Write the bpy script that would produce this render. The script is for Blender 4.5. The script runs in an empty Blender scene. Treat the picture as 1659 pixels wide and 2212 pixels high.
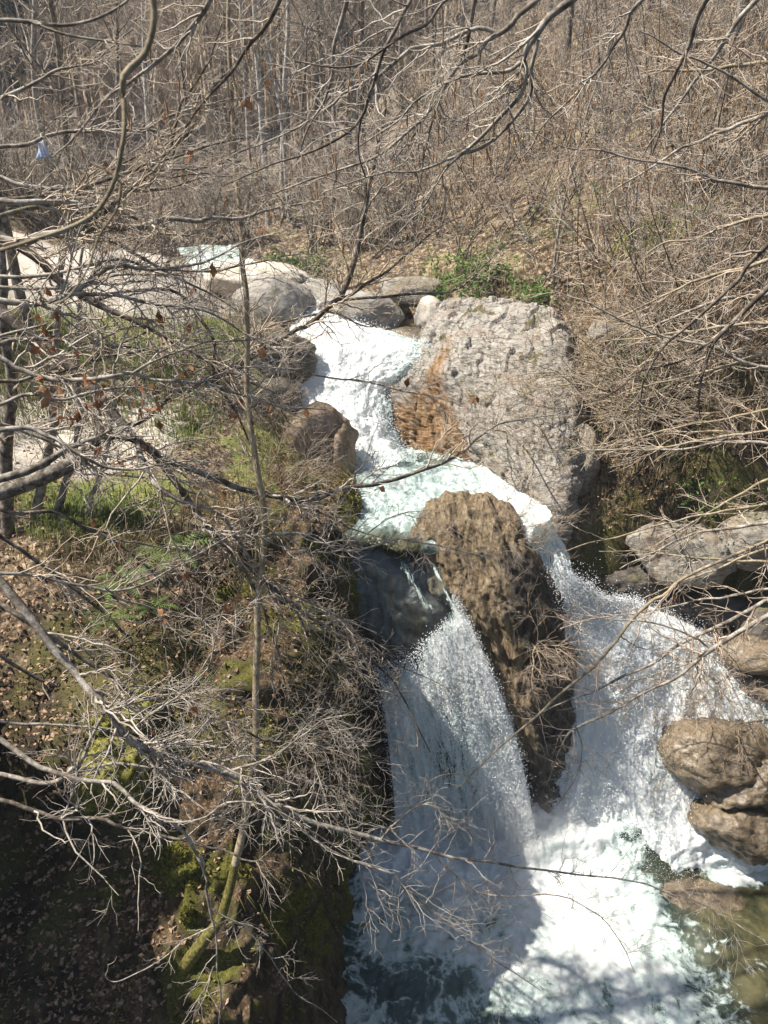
import bpy, math, random
import numpy as np

# ------------------------------------------------------------------ camera, sky, sun, exposure
scene = bpy.context.scene
COL = scene.collection
CAM = np.array([0.0, 0.0, 8.5])
PITCH = math.radians(24.0)
FPX = 1598.0                      # focal length in pixels of a 1659 x 2212 view of the photograph
cam_d = bpy.data.cameras.new('camera')
cam_d.sensor_fit = 'VERTICAL'
cam_d.sensor_height = 36.0
cam_d.lens = 36.0 * FPX / 2212.0
cam_d.clip_end = 2000
cam_d.clip_start = 0.05
cam_d.dof.use_dof = True
cam_d.dof.focus_distance = 9.0
cam_d.dof.aperture_fstop = 8.0
cam = bpy.data.objects.new('camera', cam_d)
COL.objects.link(cam)
cam.location = CAM
cam.rotation_euler = (math.radians(90) - PITCH, 0, 0)
scene.camera = cam

SUN_EL, SUN_AZ = math.radians(57), math.radians(-90)      # azimuth from +Y, negative = left
world = bpy.data.worlds.new('World')
scene.world = world
world.use_nodes = True
wn = world.node_tree
sky = wn.nodes.new('ShaderNodeTexSky')
sky.sky_type = 'NISHITA'
sky.sun_disc = False
sky.sun_elevation = SUN_EL
sky.sun_rotation = SUN_AZ
sky.altitude = 800
sky.dust_density = 2.0
sky.ozone_density = 0.6
wn.nodes['Background'].inputs['Strength'].default_value = 0.065
wn.links.new(sky.outputs[0], wn.nodes['Background'].inputs['Color'])
sun_d = bpy.data.lights.new('sun', 'SUN')
sun_d.energy = 5.0
sun_d.angle = math.radians(0.53)
sun_d.color = (1.0, 0.94, 0.84)
sun = bpy.data.objects.new('sun', sun_d)
COL.objects.link(sun)
SUN_DIR = np.array([math.sin(SUN_AZ) * math.cos(SUN_EL), math.cos(SUN_AZ) * math.cos(SUN_EL), math.sin(SUN_EL)])
from mathutils import Vector
sun.rotation_euler = Vector(SUN_DIR).to_track_quat('Z', 'Y').to_euler()
sun.location = (-20, 15, 40)
scene.view_settings.view_transform = 'Standard'
scene.view_settings.look = 'None'
scene.view_settings.gamma = 1
scene.view_settings.exposure = 1.22
scene.render.engine = 'CYCLES'
scene.cycles.use_denoising = True
scene.cycles.max_bounces = 6
scene.cycles.transparent_max_bounces = 12

# ------------------------------------------------------------------ helpers
rng = np.random.default_rng(7)
CP, SP = math.cos(PITCH), math.sin(PITCH)

def ray(px, py):
    u = (px - 829.5) / FPX
    v = (1106 - py) / FPX
    return np.array([u, CP + v * SP, -SP + v * CP])

def PZ(px, py, z):
    d = ray(px, py)
    return CAM + d * ((z - CAM[2]) / d[2])

def PY(px, py, y):
    d = ray(px, py)
    return CAM + d * (y / d[1])

def project(v):
    d = v - CAM
    zc = d[:, 1] * CP - d[:, 2] * SP
    return 829.5 + FPX * d[:, 0] / zc, 1106 - FPX * (d[:, 1] * SP + d[:, 2] * CP) / zc, zc

def _hash(ix, iy, iz, seed):
    h = (ix.astype(np.int64) * 374761393 + iy.astype(np.int64) * 668265263 + iz.astype(np.int64) * 2147483647 + seed * 1274126177) & 0xffffffff
    h = ((h ^ (h >> 13)) * 1274126177) & 0xffffffff
    h = (h ^ (h >> 16)) & 0xffffffff
    return h.astype(np.float64) / 4294967295.0

def vnoise(p, seed=0):
    p = np.asarray(p, float)
    i = np.floor(p).astype(np.int64)
    f = p - i
    f = f * f * f * (f * (f * 6 - 15) + 10)
    out = 0
    for dx in (0, 1):
        wx = f[..., 0] if dx else 1 - f[..., 0]
        for dy in (0, 1):
            wy = f[..., 1] if dy else 1 - f[..., 1]
            for dz in (0, 1):
                wz = f[..., 2] if dz else 1 - f[..., 2]
                out = out + wx * wy * wz * _hash(i[..., 0] + dx, i[..., 1] + dy, i[..., 2] + dz, seed)
    return out * 2 - 1

def fbm(p, octv=4, seed=0, gain=0.5, lac=2.03):
    p = np.asarray(p, float)
    a, s = 1.0, 0
    for k in range(octv):
        s = s + a * vnoise(p, seed + k * 17)
        p = p * lac + 3.17
        a *= gain
    return s

def ridged(p, octv=4, seed=0):
    p = np.asarray(p, float)
    a, s = 1.0, 0
    for k in range(octv):
        s = s + a * (1 - 2 * np.abs(vnoise(p, seed + k * 13)))
        p = p * 2.1 + 1.7
        a *= 0.5
    return s

def smooth(a, b, x):
    t = np.clip((x - a) / (b - a), 0, 1)
    return t * t * (3 - 2 * t)

def mesh_np(name, verts, faces, smooth_shade=True, uv=None, attrs=None):
    """verts (N,3), faces list of (M,k) int arrays"""
    me = bpy.data.meshes.new(name)
    verts = np.ascontiguousarray(verts, np.float32)
    if not isinstance(faces, list):
        faces = [faces]
    faces = [f for f in faces if len(f)]
    me.vertices.add(len(verts))
    me.vertices.foreach_set('co', verts.ravel())
    nl = sum(f.size for f in faces)
    npol = sum(len(f) for f in faces)
    me.loops.add(nl)
    me.polygons.add(npol)
    me.loops.foreach_set('vertex_index', np.concatenate([f.ravel() for f in faces]).astype(np.int32))
    starts, o = [], 0
    for f in faces:
        starts.append(o + np.arange(len(f)) * f.shape[1])
        o += f.size
    me.polygons.foreach_set('loop_start', np.concatenate(starts).astype(np.int32))
    me.update(calc_edges=True)
    if smooth_shade:
        me.polygons.foreach_set('use_smooth', np.ones(npol, bool))
    if uv is not None:
        l = me.uv_layers.new(name='UVMap')
        vi = np.concatenate([f.ravel() for f in faces])
        l.data.foreach_set('uv', np.ascontiguousarray(uv[vi], np.float32).ravel())
    if attrs:
        for k, a in attrs.items():
            at = me.attributes.new(k, 'FLOAT', 'POINT')
            at.data.foreach_set('value', np.ascontiguousarray(a, np.float32))
    return me

def link(name, me, mat=None, parent=None):
    o = bpy.data.objects.new(name, me)
    COL.objects.link(o)
    if mat is not None and me is not None and not me.materials:
        me.materials.append(mat)
    if parent is not None:
        o.parent = parent
    return o

def tag(o, label=None, cat=None, group=None, kind=None):
    if label: o['label'] = label
    if cat: o['category'] = cat
    if group: o['group'] = group
    if kind: o['kind'] = kind
    return o

def empty(name, loc, label, cat, group=None):
    o = bpy.data.objects.new(name, None)
    COL.objects.link(o)
    o.location = [float(c) for c in loc]
    o.empty_display_size = 0.1
    return tag(o, label, cat, group)

def copy_tree(o, parent=None):
    c = o.copy()
    COL.objects.link(c)
    c.parent = parent
    for ch in o.children:
        copy_tree(ch, c)
    return c

def grid_faces(nu, nv):
    i = np.arange(nu - 1)[:, None] * nv + np.arange(nv - 1)[None, :]
    i = i.ravel()
    return np.stack([i, i + 1, i + nv + 1, i + nv], 1)

def catmull(P, n):
    """resample control polylines along axis 0 to n points"""
    P = np.asarray(P, float)
    k = len(P)
    Q = np.concatenate([2 * P[:1] - P[1:2], P, 2 * P[-1:] - P[-2:-1]])
    t = np.linspace(0, k - 1, n)
    i = np.minimum(t.astype(int), k - 2)
    f = (t - i).reshape((-1,) + (1,) * (P.ndim - 1))
    a, b, c, d = Q[i], Q[i + 1], Q[i + 2], Q[i + 3]
    return 0.5 * (2 * b + (c - a) * f + (2 * a - 5 * b + 4 * c - d) * f ** 2 + (3 * b - a - 3 * c + d) * f ** 3)

def loft(rows, nv, nu):
    """rows: R x C x 3 control points -> (nv*nu,3) surface, v along rows"""
    A = catmull(np.asarray(rows, float), nv)              # nv x C x 3
    B = catmull(np.swapaxes(A, 0, 1), nu)                 # nu x nv x 3
    return np.swapaxes(B, 0, 1)                           # nv x nu x 3

def grid_normals(G):
    du = np.gradient(G, axis=1)
    dv = np.gradient(G, axis=0)
    n = np.cross(du, dv)
    n /= np.linalg.norm(n, axis=2, keepdims=True) + 1e-9
    return n

# ------------------------------------------------------------------ materials
class NT:
    def __init__(s, name):
        s.m = bpy.data.materials.new(name)
        s.m.use_nodes = True
        s.t = s.m.node_tree
        s.b = s.t.nodes['Principled BSDF']
        s.out = s.t.nodes['Material Output']
    def n(s, typ, **kw):
        nd = s.t.nodes.new(typ)
        for k, v in kw.items():
            setattr(nd, k, v)
        return nd
    def l(s, a, b):
        s.t.links.new(a, b)
    def setin(s, sock, v):
        if hasattr(v, 'is_output'):
            s.l(v, sock)
        else:
            sock.default_value = v
    def coord(s, kind='Object', scale=(1, 1, 1), rot=(0, 0, 0)):
        tc = s.n('ShaderNodeTexCoord')
        mp = s.n('ShaderNodeMapping')
        mp.inputs['Scale'].default_value = scale
        mp.inputs['Rotation'].default_value = rot
        s.l(tc.outputs[kind], mp.inputs['Vector'])
        return mp.outputs[0]
    def world(s, scale=(1, 1, 1), rot=(0, 0, 0)):
        g = s.n('ShaderNodeNewGeometry')
        mp = s.n('ShaderNodeMapping')
        mp.inputs['Scale'].default_value = scale
        mp.inputs['Rotation'].default_value = rot
        s.l(g.outputs['Position'], mp.inputs['Vector'])
        return mp.outputs[0]
    def noise(s, vec, scale, detail=4, rough=0.55, dist=0.0):
        nd = s.n('ShaderNodeTexNoise')
        s.l(vec, nd.inputs['Vector'])
        nd.inputs['Scale'].default_value = scale
        nd.inputs['Detail'].default_value = detail
        nd.inputs['Roughness'].default_value = rough
        nd.inputs['Distortion'].default_value = dist
        return nd.outputs[0]
    def voro(s, vec, scale, feature='F1', out=0):
        nd = s.n('ShaderNodeTexVoronoi', feature=feature)
        s.l(vec, nd.inputs['Vector'])
        nd.inputs['Scale'].default_value = scale
        return nd.outputs[out]
    def ramp(s, fac, stops, interp='LINEAR'):
        r = s.n('ShaderNodeValToRGB')
        r.color_ramp.interpolation = interp
        e = r.color_ramp.elements
        while len(e) < len(stops):
            e.new(0.5)
        for el, (p, c) in zip(e, stops):
            el.position = p
            el.color = tuple(c) + (1,) if len(c) == 3 else c
        s.l(fac, r.inputs[0])
        return r.outputs[0]
    def f(s, fac, a, b):
        m = s.n('ShaderNodeMapRange')
        m.interpolation_type = 'SMOOTHSTEP'
        s.l(fac, m.inputs['Value'])
        m.inputs['From Min'].default_value = a
        m.inputs['From Max'].default_value = b
        return m.outputs[0]
    def math(s, op, a, b=0.0):
        m = s.n('ShaderNodeMath', operation=op)
        s.setin(m.inputs[0], a)
        s.setin(m.inputs[1], b)
        return m.outputs[0]
    def mix(s, fac, a, b, typ='MIX'):
        m = s.n('ShaderNodeMix', data_type='RGBA', blend_type=typ)
        s.setin(m.inputs['Factor'], fac)
        s.setin(m.inputs['A'], a if hasattr(a, 'is_output') else tuple(a) + (1,))
        s.setin(m.inputs['B'], b if hasattr(b, 'is_output') else tuple(b) + (1,))
        return m.outputs['Result']
    def attr(s, name):
        a = s.n('ShaderNodeAttribute', attribute_name=name)
        return a.outputs['Fac']
    def bump(s, h, strength=0.5, dist=0.02, prev=None):
        b = s.n('ShaderNodeBump')
        b.inputs['Strength'].default_value = strength
        b.inputs['Distance'].default_value = dist
        s.l(h, b.inputs['Height'])
        if prev is not None:
            s.l(prev, b.inputs['Normal'])
        return b.outputs[0]
    def normal_z(s):
        g = s.n('ShaderNodeNewGeometry')
        x = s.n('ShaderNodeSeparateXYZ')
        s.l(g.outputs['Normal'], x.inputs[0])
        return x.outputs[2]
    def fin(s, color, rough=0.8, normal=None, spec=0.3, **kw):
        s.setin(s.b.inputs['Base Color'], color if hasattr(color, 'is_output') else tuple(color) + (1,))
        s.setin(s.b.inputs['Roughness'], rough)
        s.setin(s.b.inputs['Specular IOR Level'], spec)
        if normal is not None:
            s.l(normal, s.b.inputs['Normal'])
        for k, v in kw.items():
            s.setin(s.b.inputs[k], v)
        return s.m

def rock_mat(name, c1, c2, c3, stain=None, stain_amt=0.5, strata=(1, 1, 3), rot=(0, 0, 0), moss=0.0, rough=0.8, spec=0.3, lichen=0.0, bump=0.8):
    s = NT(name)
    v = s.world()
    vs = s.world(strata, rot)
    n1 = s.noise(v, 1.6, 6, 0.6)
    n2 = s.noise(vs, 3.5, 8, 0.65, 0.6)
    n3 = s.noise(v, 22, 6, 0.7)
    col = s.ramp(n2, [(0.30, c3), (0.48, c1), (0.66, c2)])
    col = s.mix(s.f(n1, 0.42, 0.62), col, s.ramp(n3, [(0.3, c3), (0.6, c2)]))
    if stain is not None:
        st = s.noise(s.world((1, 1, 0.35), rot), 2.4, 5, 0.6, 0.4)
        stm = s.math('MULTIPLY', s.f(st, 0.44, 0.60), stain_amt)
        col = s.mix(stm, col, s.ramp(n3, [(0.35, tuple(c * 0.55 for c in stain)), (0.62, stain)]))
    if lichen:
        li = s.f(s.noise(v, 13, 3, 0.7), 0.60, 0.66)
        col = s.mix(s.math('MULTIPLY', li, lichen), col, (0.42, 0.41, 0.36))
    if moss:
        mm = s.math('MULTIPLY', s.f(s.normal_z(), 0.25, 0.75), s.f(s.noise(v, 3.2, 5, 0.65), 0.52 - 0.12 * moss, 0.62))
        mm = s.math('MULTIPLY', mm, moss)
        col = s.mix(mm, col, s.ramp(n3, [(0.3, (0.045, 0.05, 0.012)), (0.65, (0.17, 0.15, 0.03))]))
    nb = s.bump(n2, bump * 0.6, 0.06)
    nb = s.bump(n3, bump, 0.02, nb)
    nb = s.bump(s.noise(v, 90, 3, 0.6), bump * 0.6, 0.006, nb)
    return s.fin(col, rough, nb, spec)

def bark_mat(name, dark, mid, pale, scale=1.0, mossy=0.0):
    s = NT(name)
    v = s.world()
    n1 = s.noise(v, 14 * scale, 5, 0.65)
    n2 = s.noise(v, 70 * scale, 4, 0.6)
    col = s.ramp(n1, [(0.33, dark), (0.48, mid), (0.60, pale)])
    col = s.mix(s.f(n2, 0.35, 0.7), s.mix(0.5, col, dark), col)
    if mossy:
        g = s.f(s.noise(v, 5, 4, 0.6), 0.62 - mossy * 0.3, 0.72 - mossy * 0.3)
        col = s.mix(g, col, (0.13, 0.12, 0.03))
    return s.fin(col, 0.85, s.bump(n2, 0.6, 0.004), 0.2)

M = {}
M['rock_grey'] = rock_mat('rock_grey', (0.20, 0.18, 0.15), (0.34, 0.31, 0.265), (0.07, 0.06, 0.046), stain=(0.30, 0.17, 0.09), stain_amt=0.28, strata=(2, 2, 7), rot=(0.35, 0.25, 0), moss=0.35, lichen=0.5)
M['rock_boulder'] = rock_mat('rock_boulder', (0.23, 0.21, 0.185), (0.34, 0.315, 0.28), (0.13, 0.115, 0.095), strata=(1.5, 1.5, 4), rot=(0.5, 0.2, 0), moss=0.25, bump=0.5)
M['rock_pink'] = rock_mat('rock_pink', (0.25, 0.175, 0.13), (0.36, 0.27, 0.20), (0.09, 0.065, 0.05), stain=(0.20, 0.14, 0.06), strata=(2, 5, 2), rot=(0.2, 0.6, 0.4), moss=0.7)
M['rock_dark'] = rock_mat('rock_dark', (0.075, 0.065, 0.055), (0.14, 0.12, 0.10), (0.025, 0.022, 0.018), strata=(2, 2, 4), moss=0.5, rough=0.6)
M['rock_wet'] = rock_mat('rock_wet', (0.022, 0.020, 0.016), (0.06, 0.050, 0.034), (0.008, 0.008, 0.007), strata=(3, 3, 1), rough=0.22, spec=0.6, bump=0.5)
M['rock_tan_wet'] = rock_mat('rock_tan_wet', (0.13, 0.095, 0.057), (0.24, 0.18, 0.11), (0.035, 0.026, 0.018), strata=(2, 2, 7), rot=(0.3, -0.5, 0), rough=0.26, spec=0.6, bump=1.0)
M['rock_slab'] = rock_mat('rock_slab', (0.46, 0.41, 0.35), (0.56, 0.51, 0.44), (0.30, 0.26, 0.21), strata=(1, 1, 3), moss=0.35, bump=0.4)

def outcrop_mat():
    """big outcrop: grey cracked top, rusty streak along its left edge (attribute 'rust')"""
    s = NT('outcrop_rusty')
    v = s.world()
    vs = s.world((2, 3.2, 9), (0.45, 0.15, 0.2))
    n2 = s.noise(vs, 2.6, 9, 0.68, 0.8)
    n3 = s.noise(v, 20, 6, 0.7)
    grey = s.ramp(n2, [(0.30, (0.09, 0.075, 0.055)), (0.40, (0.30, 0.27, 0.23)), (0.58, (0.45, 0.415, 0.365)), (0.75, (0.36, 0.305, 0.25))])
    grey = s.mix(s.math('MULTIPLY', s.f(n3, 0.54, 0.70), 0.45), grey, (0.16, 0.135, 0.09))
    ck = s.n('ShaderNodeTexVoronoi', feature='DISTANCE_TO_EDGE')
    wv = s.n('ShaderNodeVectorMath', operation='MULTIPLY_ADD')
    wn_ = s.n('ShaderNodeTexNoise'); wn_.inputs['Scale'].default_value = 2.5; wn_.inputs['Detail'].default_value = 5
    s.l(v, wn_.inputs['Vector']); s.l(wn_.outputs[1], wv.inputs[0]); wv.inputs[1].default_value = (1.6, 1.6, 1.6)
    s.l(s.world((1.1, 1.6, 5.0), (0.45, 0.15, 0.2)), wv.inputs[2]); s.l(wv.outputs[0], ck.inputs['Vector']); ck.inputs['Scale'].default_value = 1.5
    crack = s.f(ck.outputs[0], 0.055, 0.0)
    grey = s.mix(s.math('MULTIPLY', crack, 0.85), grey, (0.05, 0.042, 0.03))
    pink = s.mix(s.math('MULTIPLY', s.f(s.noise(v, 2.7, 4, 0.6), 0.52, 0.68), 0.6), grey, (0.31, 0.225, 0.165))
    rn = s.math('ADD', s.attr('rust'), s.math('MULTIPLY', s.math('SUBTRACT', s.noise(v, 4.5, 6, 0.7), 0.5), 1.5))
    rust = s.ramp(s.noise(s.world((4, 4, 1)), 3, 7, 0.7), [(0.30, (0.075, 0.045, 0.02)), (0.43, (0.22, 0.115, 0.045)), (0.52, (0.33, 0.195, 0.09)), (0.62, (0.36, 0.29, 0.22)), (0.72, (0.30, 0.13, 0.06))])
    col = s.mix(s.f(rn, 0.25, 0.75), pink, rust)
    mm = s.math('MULTIPLY', s.f(s.noise(v, 2.6, 5, 0.65), 0.56, 0.64), s.f(s.normal_z(), 0.35, 0.8))
    col = s.mix(mm, col, s.ramp(n3, [(0.35, (0.05, 0.045, 0.012)), (0.65, (0.17, 0.14, 0.045))]))
    nb = s.bump(n2, 0.9, 0.10)
    nb = s.bump(n3, 0.8, 0.02, nb)
    return s.fin(col, 0.75, nb, 0.3)
M['outcrop'] = outcrop_mat()

def fang_mat():
    s = NT('outcrop_ochre')
    v = s.world()
    vs = s.world((8, 5, 0.9), (0.2, 0.45, 0.0))
    n2 = s.noise(vs, 2.6, 9, 0.68, 0.3)
    n3 = s.noise(v, 24, 6, 0.7)
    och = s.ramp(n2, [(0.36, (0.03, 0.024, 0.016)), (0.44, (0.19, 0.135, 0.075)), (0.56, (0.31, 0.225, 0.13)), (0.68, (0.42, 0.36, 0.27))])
    drk = s.ramp(n2, [(0.35, (0.02, 0.017, 0.014)), (0.55, (0.075, 0.06, 0.045)), (0.7, (0.16, 0.13, 0.095))])  # darker flank colour: wet rock with its shade painted in
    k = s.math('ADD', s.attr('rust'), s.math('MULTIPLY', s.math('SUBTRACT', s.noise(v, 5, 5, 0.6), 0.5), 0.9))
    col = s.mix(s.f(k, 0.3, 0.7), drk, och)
    col = s.mix(s.f(n3, 0.58, 0.70), col, (0.10, 0.08, 0.03))
    nb = s.bump(n2, 1.0, 0.12)
    nb = s.bump(n3, 0.9, 0.025, nb)
    return s.fin(col, 0.5, nb, 0.4)
M['fang'] = fang_mat()
for k_, c_ in (('rock_tan_wet', 0.30), ('rock_wet', 0.5), ('fang', 0.10)):
    bs = M[k_].node_tree.nodes['Principled BSDF']
    bs.inputs['Coat Weight'].default_value = c_
    bs.inputs['Coat Roughness'].default_value = 0.40

def ground_mat():
    s = NT('ground_cover')
    v = s.world()
    n1 = s.noise(v, 1.1, 6, 0.6)
    n2 = s.noise(v, 9, 6, 0.7)
    n3 = s.noise(v, 45, 4, 0.7)
    vor = s.voro(v, 26, out=1)
    sv = s.n('ShaderNodeSeparateColor')
    s.l(vor, sv.inputs[0])
    litter = s.ramp(sv.outputs[0], [(0.0, (0.12, 0.075, 0.045)), (0.35, (0.28, 0.195, 0.12)), (0.7, (0.42, 0.32, 0.21)), (1.0, (0.50, 0.41, 0.30))])
    litter = s.mix(s.f(n2, 0.42, 0.66), (0.06, 0.042, 0.028), litter)
    dry = s.ramp(n2, [(0.3, (0.12, 0.10, 0.05)), (0.6, (0.30, 0.25, 0.14))])
    litter = s.mix(s.f(n1, 0.5, 0.68), litter, dry)
    grass = s.ramp(n2, [(0.3, (0.07, 0.08, 0.02)), (0.5, (0.16, 0.18, 0.05)), (0.7, (0.27, 0.25, 0.10))])
    gravel = s.ramp(s.noise(v, 30, 5, 0.75), [(0.3, (0.33, 0.285, 0.235)), (0.55, (0.50, 0.45, 0.385)), (0.7, (0.58, 0.53, 0.465))])
    earth = s.ramp(n2, [(0.35, (0.018, 0.013, 0.009)), (0.55, (0.055, 0.042, 0.026)), (0.72, (0.12, 0.09, 0.05))])
    bed = s.ramp(n2, [(0.3, (0.07, 0.055, 0.03)), (0.7, (0.22, 0.17, 0.10))])
    j = s.math('MULTIPLY', s.math('SUBTRACT', s.noise(v, 3.0, 5, 0.65), 0.5), 1.2)
    def m(a):
        return s.f(s.math('ADD', s.attr(a), j), 0.3, 0.7)
    col = s.mix(m('grass'), litter, grass)
    col = s.mix(m('gravel'), col, gravel)
    steep = s.math('MAXIMUM', s.f(s.normal_z(), 0.72, 0.45), m('dark_earth'))
    mossy = s.mix(s.f(n1, 0.42, 0.54), earth, s.ramp(n3, [(0.3, (0.03, 0.028, 0.012)), (0.7, (0.13, 0.115, 0.04))]))
    col = s.mix(steep, col, mossy)
    far = s.ramp(s.noise(v, 0.6, 8, 0.75), [(0.35, (0.10, 0.085, 0.075)), (0.5, (0.21, 0.175, 0.15)), (0.65, (0.31, 0.26, 0.21))])
    col = s.mix(s.attr('far'), col, far)
    col = s.mix(s.attr('bed'), col, bed)
    nb = s.bump(n2, 0.8, 0.05)
    nb = s.bump(n3, 0.7, 0.02, nb)
    return s.fin(col, 0.9, nb, 0.15)
M['ground'] = ground_mat()

def cliff_mat():
    s = NT('cliff_mossy_earth')
    v = s.world()
    vs = s.world((3, 3, 0.7))
    n1 = s.noise(v, 1.5, 6, 0.6)
    n2 = s.noise(vs, 3.0, 8, 0.68, 0.5)
    n3 = s.noise(v, 40, 5, 0.7)
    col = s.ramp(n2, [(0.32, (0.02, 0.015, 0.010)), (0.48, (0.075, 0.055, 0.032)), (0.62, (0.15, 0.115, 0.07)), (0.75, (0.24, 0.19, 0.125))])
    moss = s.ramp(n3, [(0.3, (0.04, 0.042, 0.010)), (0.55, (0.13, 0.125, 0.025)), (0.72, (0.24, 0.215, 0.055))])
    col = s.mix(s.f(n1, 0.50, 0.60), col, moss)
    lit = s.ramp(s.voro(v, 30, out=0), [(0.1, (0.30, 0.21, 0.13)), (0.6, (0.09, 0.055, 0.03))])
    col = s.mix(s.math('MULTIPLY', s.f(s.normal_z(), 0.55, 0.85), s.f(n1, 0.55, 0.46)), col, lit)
    nb = s.bump(n2, 0.9, 0.08)
    nb = s.bump(n3, 0.9, 0.03, nb)
    return s.fin(col, 0.9, nb, 0.15)
M['cliff'] = cliff_mat()

def water_mat(name, stretch=(1, 1), sheet=False, scale=1.0, jit=0.9, lo=0.32, hi=0.68, shade=1.0):
    """white water: 'foam' attribute plus broken noise decides where froth covers the clear water"""
    s = NT(name)
    if stretch != (1, 1):
        tc = s.n('ShaderNodeTexCoord')
        mp = s.n('ShaderNodeMapping')
        mp.inputs['Scale'].default_value = (stretch[0], stretch[1], 1)
        s.l(tc.outputs['UV'], mp.inputs['Vector'])
        v = mp.outputs[0]
    else:
        v = s.world((scale, scale, scale))
    w = s.world()
    warp = s.n('ShaderNodeTexNoise')
    s.l(v, warp.inputs['Vector'])
    warp.inputs['Scale'].default_value = 1.6
    warp.inputs['Detail'].default_value = 3
    vm = s.n('ShaderNodeVectorMath', operation='MULTIPLY_ADD')
    s.l(warp.outputs[1], vm.inputs[0])
    vm.inputs[1].default_value = (0.5, 0.5, 0.5)
    s.l(v, vm.inputs[2])
    vv = vm.outputs[0]
    a = s.noise(vv, 2.2, 8, 0.68, 0.3)
    b = s.noise(vv, 9, 6, 0.7, 0.2)
    c = s.noise(w, 60, 4, 0.7)
    cell = s.voro(vv, 5.5, 'DISTANCE_TO_EDGE')
    lace = s.f(cell, 0.16, 0.02)
    k = s.math('ADD', s.attr('foam'), s.math('MULTIPLY', s.math('SUBTRACT', a, 0.5), jit * 2.2))
    k = s.math('ADD', k, s.math('MULTIPLY', s.math('SUBTRACT', b, 0.5), jit * 1.1))
    k = s.math('ADD', k, s.math('MULTIPLY', lace, 0.13))
    k = s.math('ADD', k, s.math('MULTIPLY', s.math('SUBTRACT', c, 0.5), 0.32))
    fo = s.f(k, lo, hi)
    thick = s.f(k, 0.45, 1.15)
    foamcol = s.mix(thick, (0.60, 0.72, 0.68), (0.93, 0.945, 0.925))
    deep = s.mix(s.attr('shallow'), (0.020, 0.045, 0.038), s.ramp(s.noise(w, 3.5, 5, 0.6), [(0.35, (0.022, 0.026, 0.014)), (0.65, (0.095, 0.085, 0.042))]))
    teal = s.mix(s.attr('teal'), deep, (0.23, 0.295, 0.275))
    col = s.mix(fo, teal, foamcol)
    rough = s.math('ADD', s.math('MULTIPLY', fo, 0.5), 0.07)
    nb = s.bump(a, 0.35, 0.07)
    nb = s.bump(b, 0.40, 0.03, nb)
    nb = s.bump(c, 0.30, 0.010, nb)
    s.fin(col, rough, nb, 0.5)
    s.b.inputs['IOR'].default_value = 1.33
    # froth lets light through: part of it is lit from behind
    tl = s.n('ShaderNodeBsdfTranslucent')
    s.l(col, tl.inputs[0])
    mt = s.n('ShaderNodeMixShader')
    s.l(s.math('MULTIPLY', fo, 0.35), mt.inputs[0])
    s.l(s.b.outputs[0], mt.inputs[1])
    s.l(tl.outputs[0], mt.inputs[2])
    s.l(mt.outputs[0], s.out.inputs[0])
    if sheet:
        tr = s.n('ShaderNodeBsdfTransparent')
        tr.inputs[0].default_value = (0.80, 0.86, 0.86, 1)
        gl = s.n('ShaderNodeBsdfGlossy')
        gl.inputs['Roughness'].default_value = 0.12
        gl.inputs['Color'].default_value = (0.9, 0.95, 1, 1)
        s.l(nb, gl.inputs['Normal'])
        m1 = s.n('ShaderNodeMixShader')
        m1.inputs[0].default_value = 0.05
        s.l(tr.outputs[0], m1.inputs[1])
        s.l(gl.outputs[0], m1.inputs[2])
        m2 = s.n('ShaderNodeMixShader')
        s.l(fo, m2.inputs[0])
        s.l(m1.outputs[0], m2.inputs[1])
        s.l(mt.outputs[0], m2.inputs[2])
        s.l(m2.outputs[0], s.out.inputs[0])
    return s.m
M['pool'] = water_mat('pool_water', scale=1.0)
M['midpool'] = water_mat('middle_pool_water', scale=1.9, jit=0.85)
M['fall'] = water_mat('falling_water', (8, 5), sheet=True, jit=0.80)
M['chute'] = water_mat('chute_water', (9, 8), sheet=True, jit=0.75)
M['cascade'] = water_mat('cascade_water', (5, 8), sheet=True, jit=0.55)
s_ = NT('spray_white')
M['spray'] = s_.fin((0.9, 0.92, 0.93), 0.35, None, 0.5)

M['bark'] = bark_mat('bark_pale', (0.075, 0.06, 0.047), (0.27, 0.23, 0.185), (0.47, 0.43, 0.37))
M['bark_dark'] = bark_mat('bark_dark', (0.04, 0.03, 0.023), (0.12, 0.095, 0.072), (0.29, 0.25, 0.205))
M['bark_mossy'] = bark_mat('bark_mossy', (0.03, 0.024, 0.018), (0.12, 0.10, 0.08), (0.30, 0.27, 0.23), mossy=0.12)
M['bark_tan'] = bark_mat('bark_tan', (0.14, 0.11, 0.07), (0.31, 0.25, 0.165), (0.44, 0.37, 0.26))
M['bark_birch'] = bark_mat('bark_birch', (0.05, 0.045, 0.04), (0.42, 0.40, 0.36), (0.62, 0.60, 0.56), 0.5)
M['twig'] = bark_mat('twig_tan', (0.20, 0.155, 0.11), (0.40, 0.325, 0.245), (0.56, 0.48, 0.38), 0.6)
M['twig_pale'] = bark_mat('twig_pale', (0.26, 0.20, 0.135), (0.49, 0.395, 0.285), (0.66, 0.56, 0.43), 0.6)
M['twig_red'] = bark_mat('twig_reddish', (0.19, 0.14, 0.10), (0.38, 0.295, 0.225), (0.53, 0.44, 0.35), 0.6)
M['twig_grey'] = bark_mat('twig_grey', (0.17, 0.14, 0.11), (0.38, 0.33, 0.275), (0.55, 0.495, 0.425), 0.6)

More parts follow.
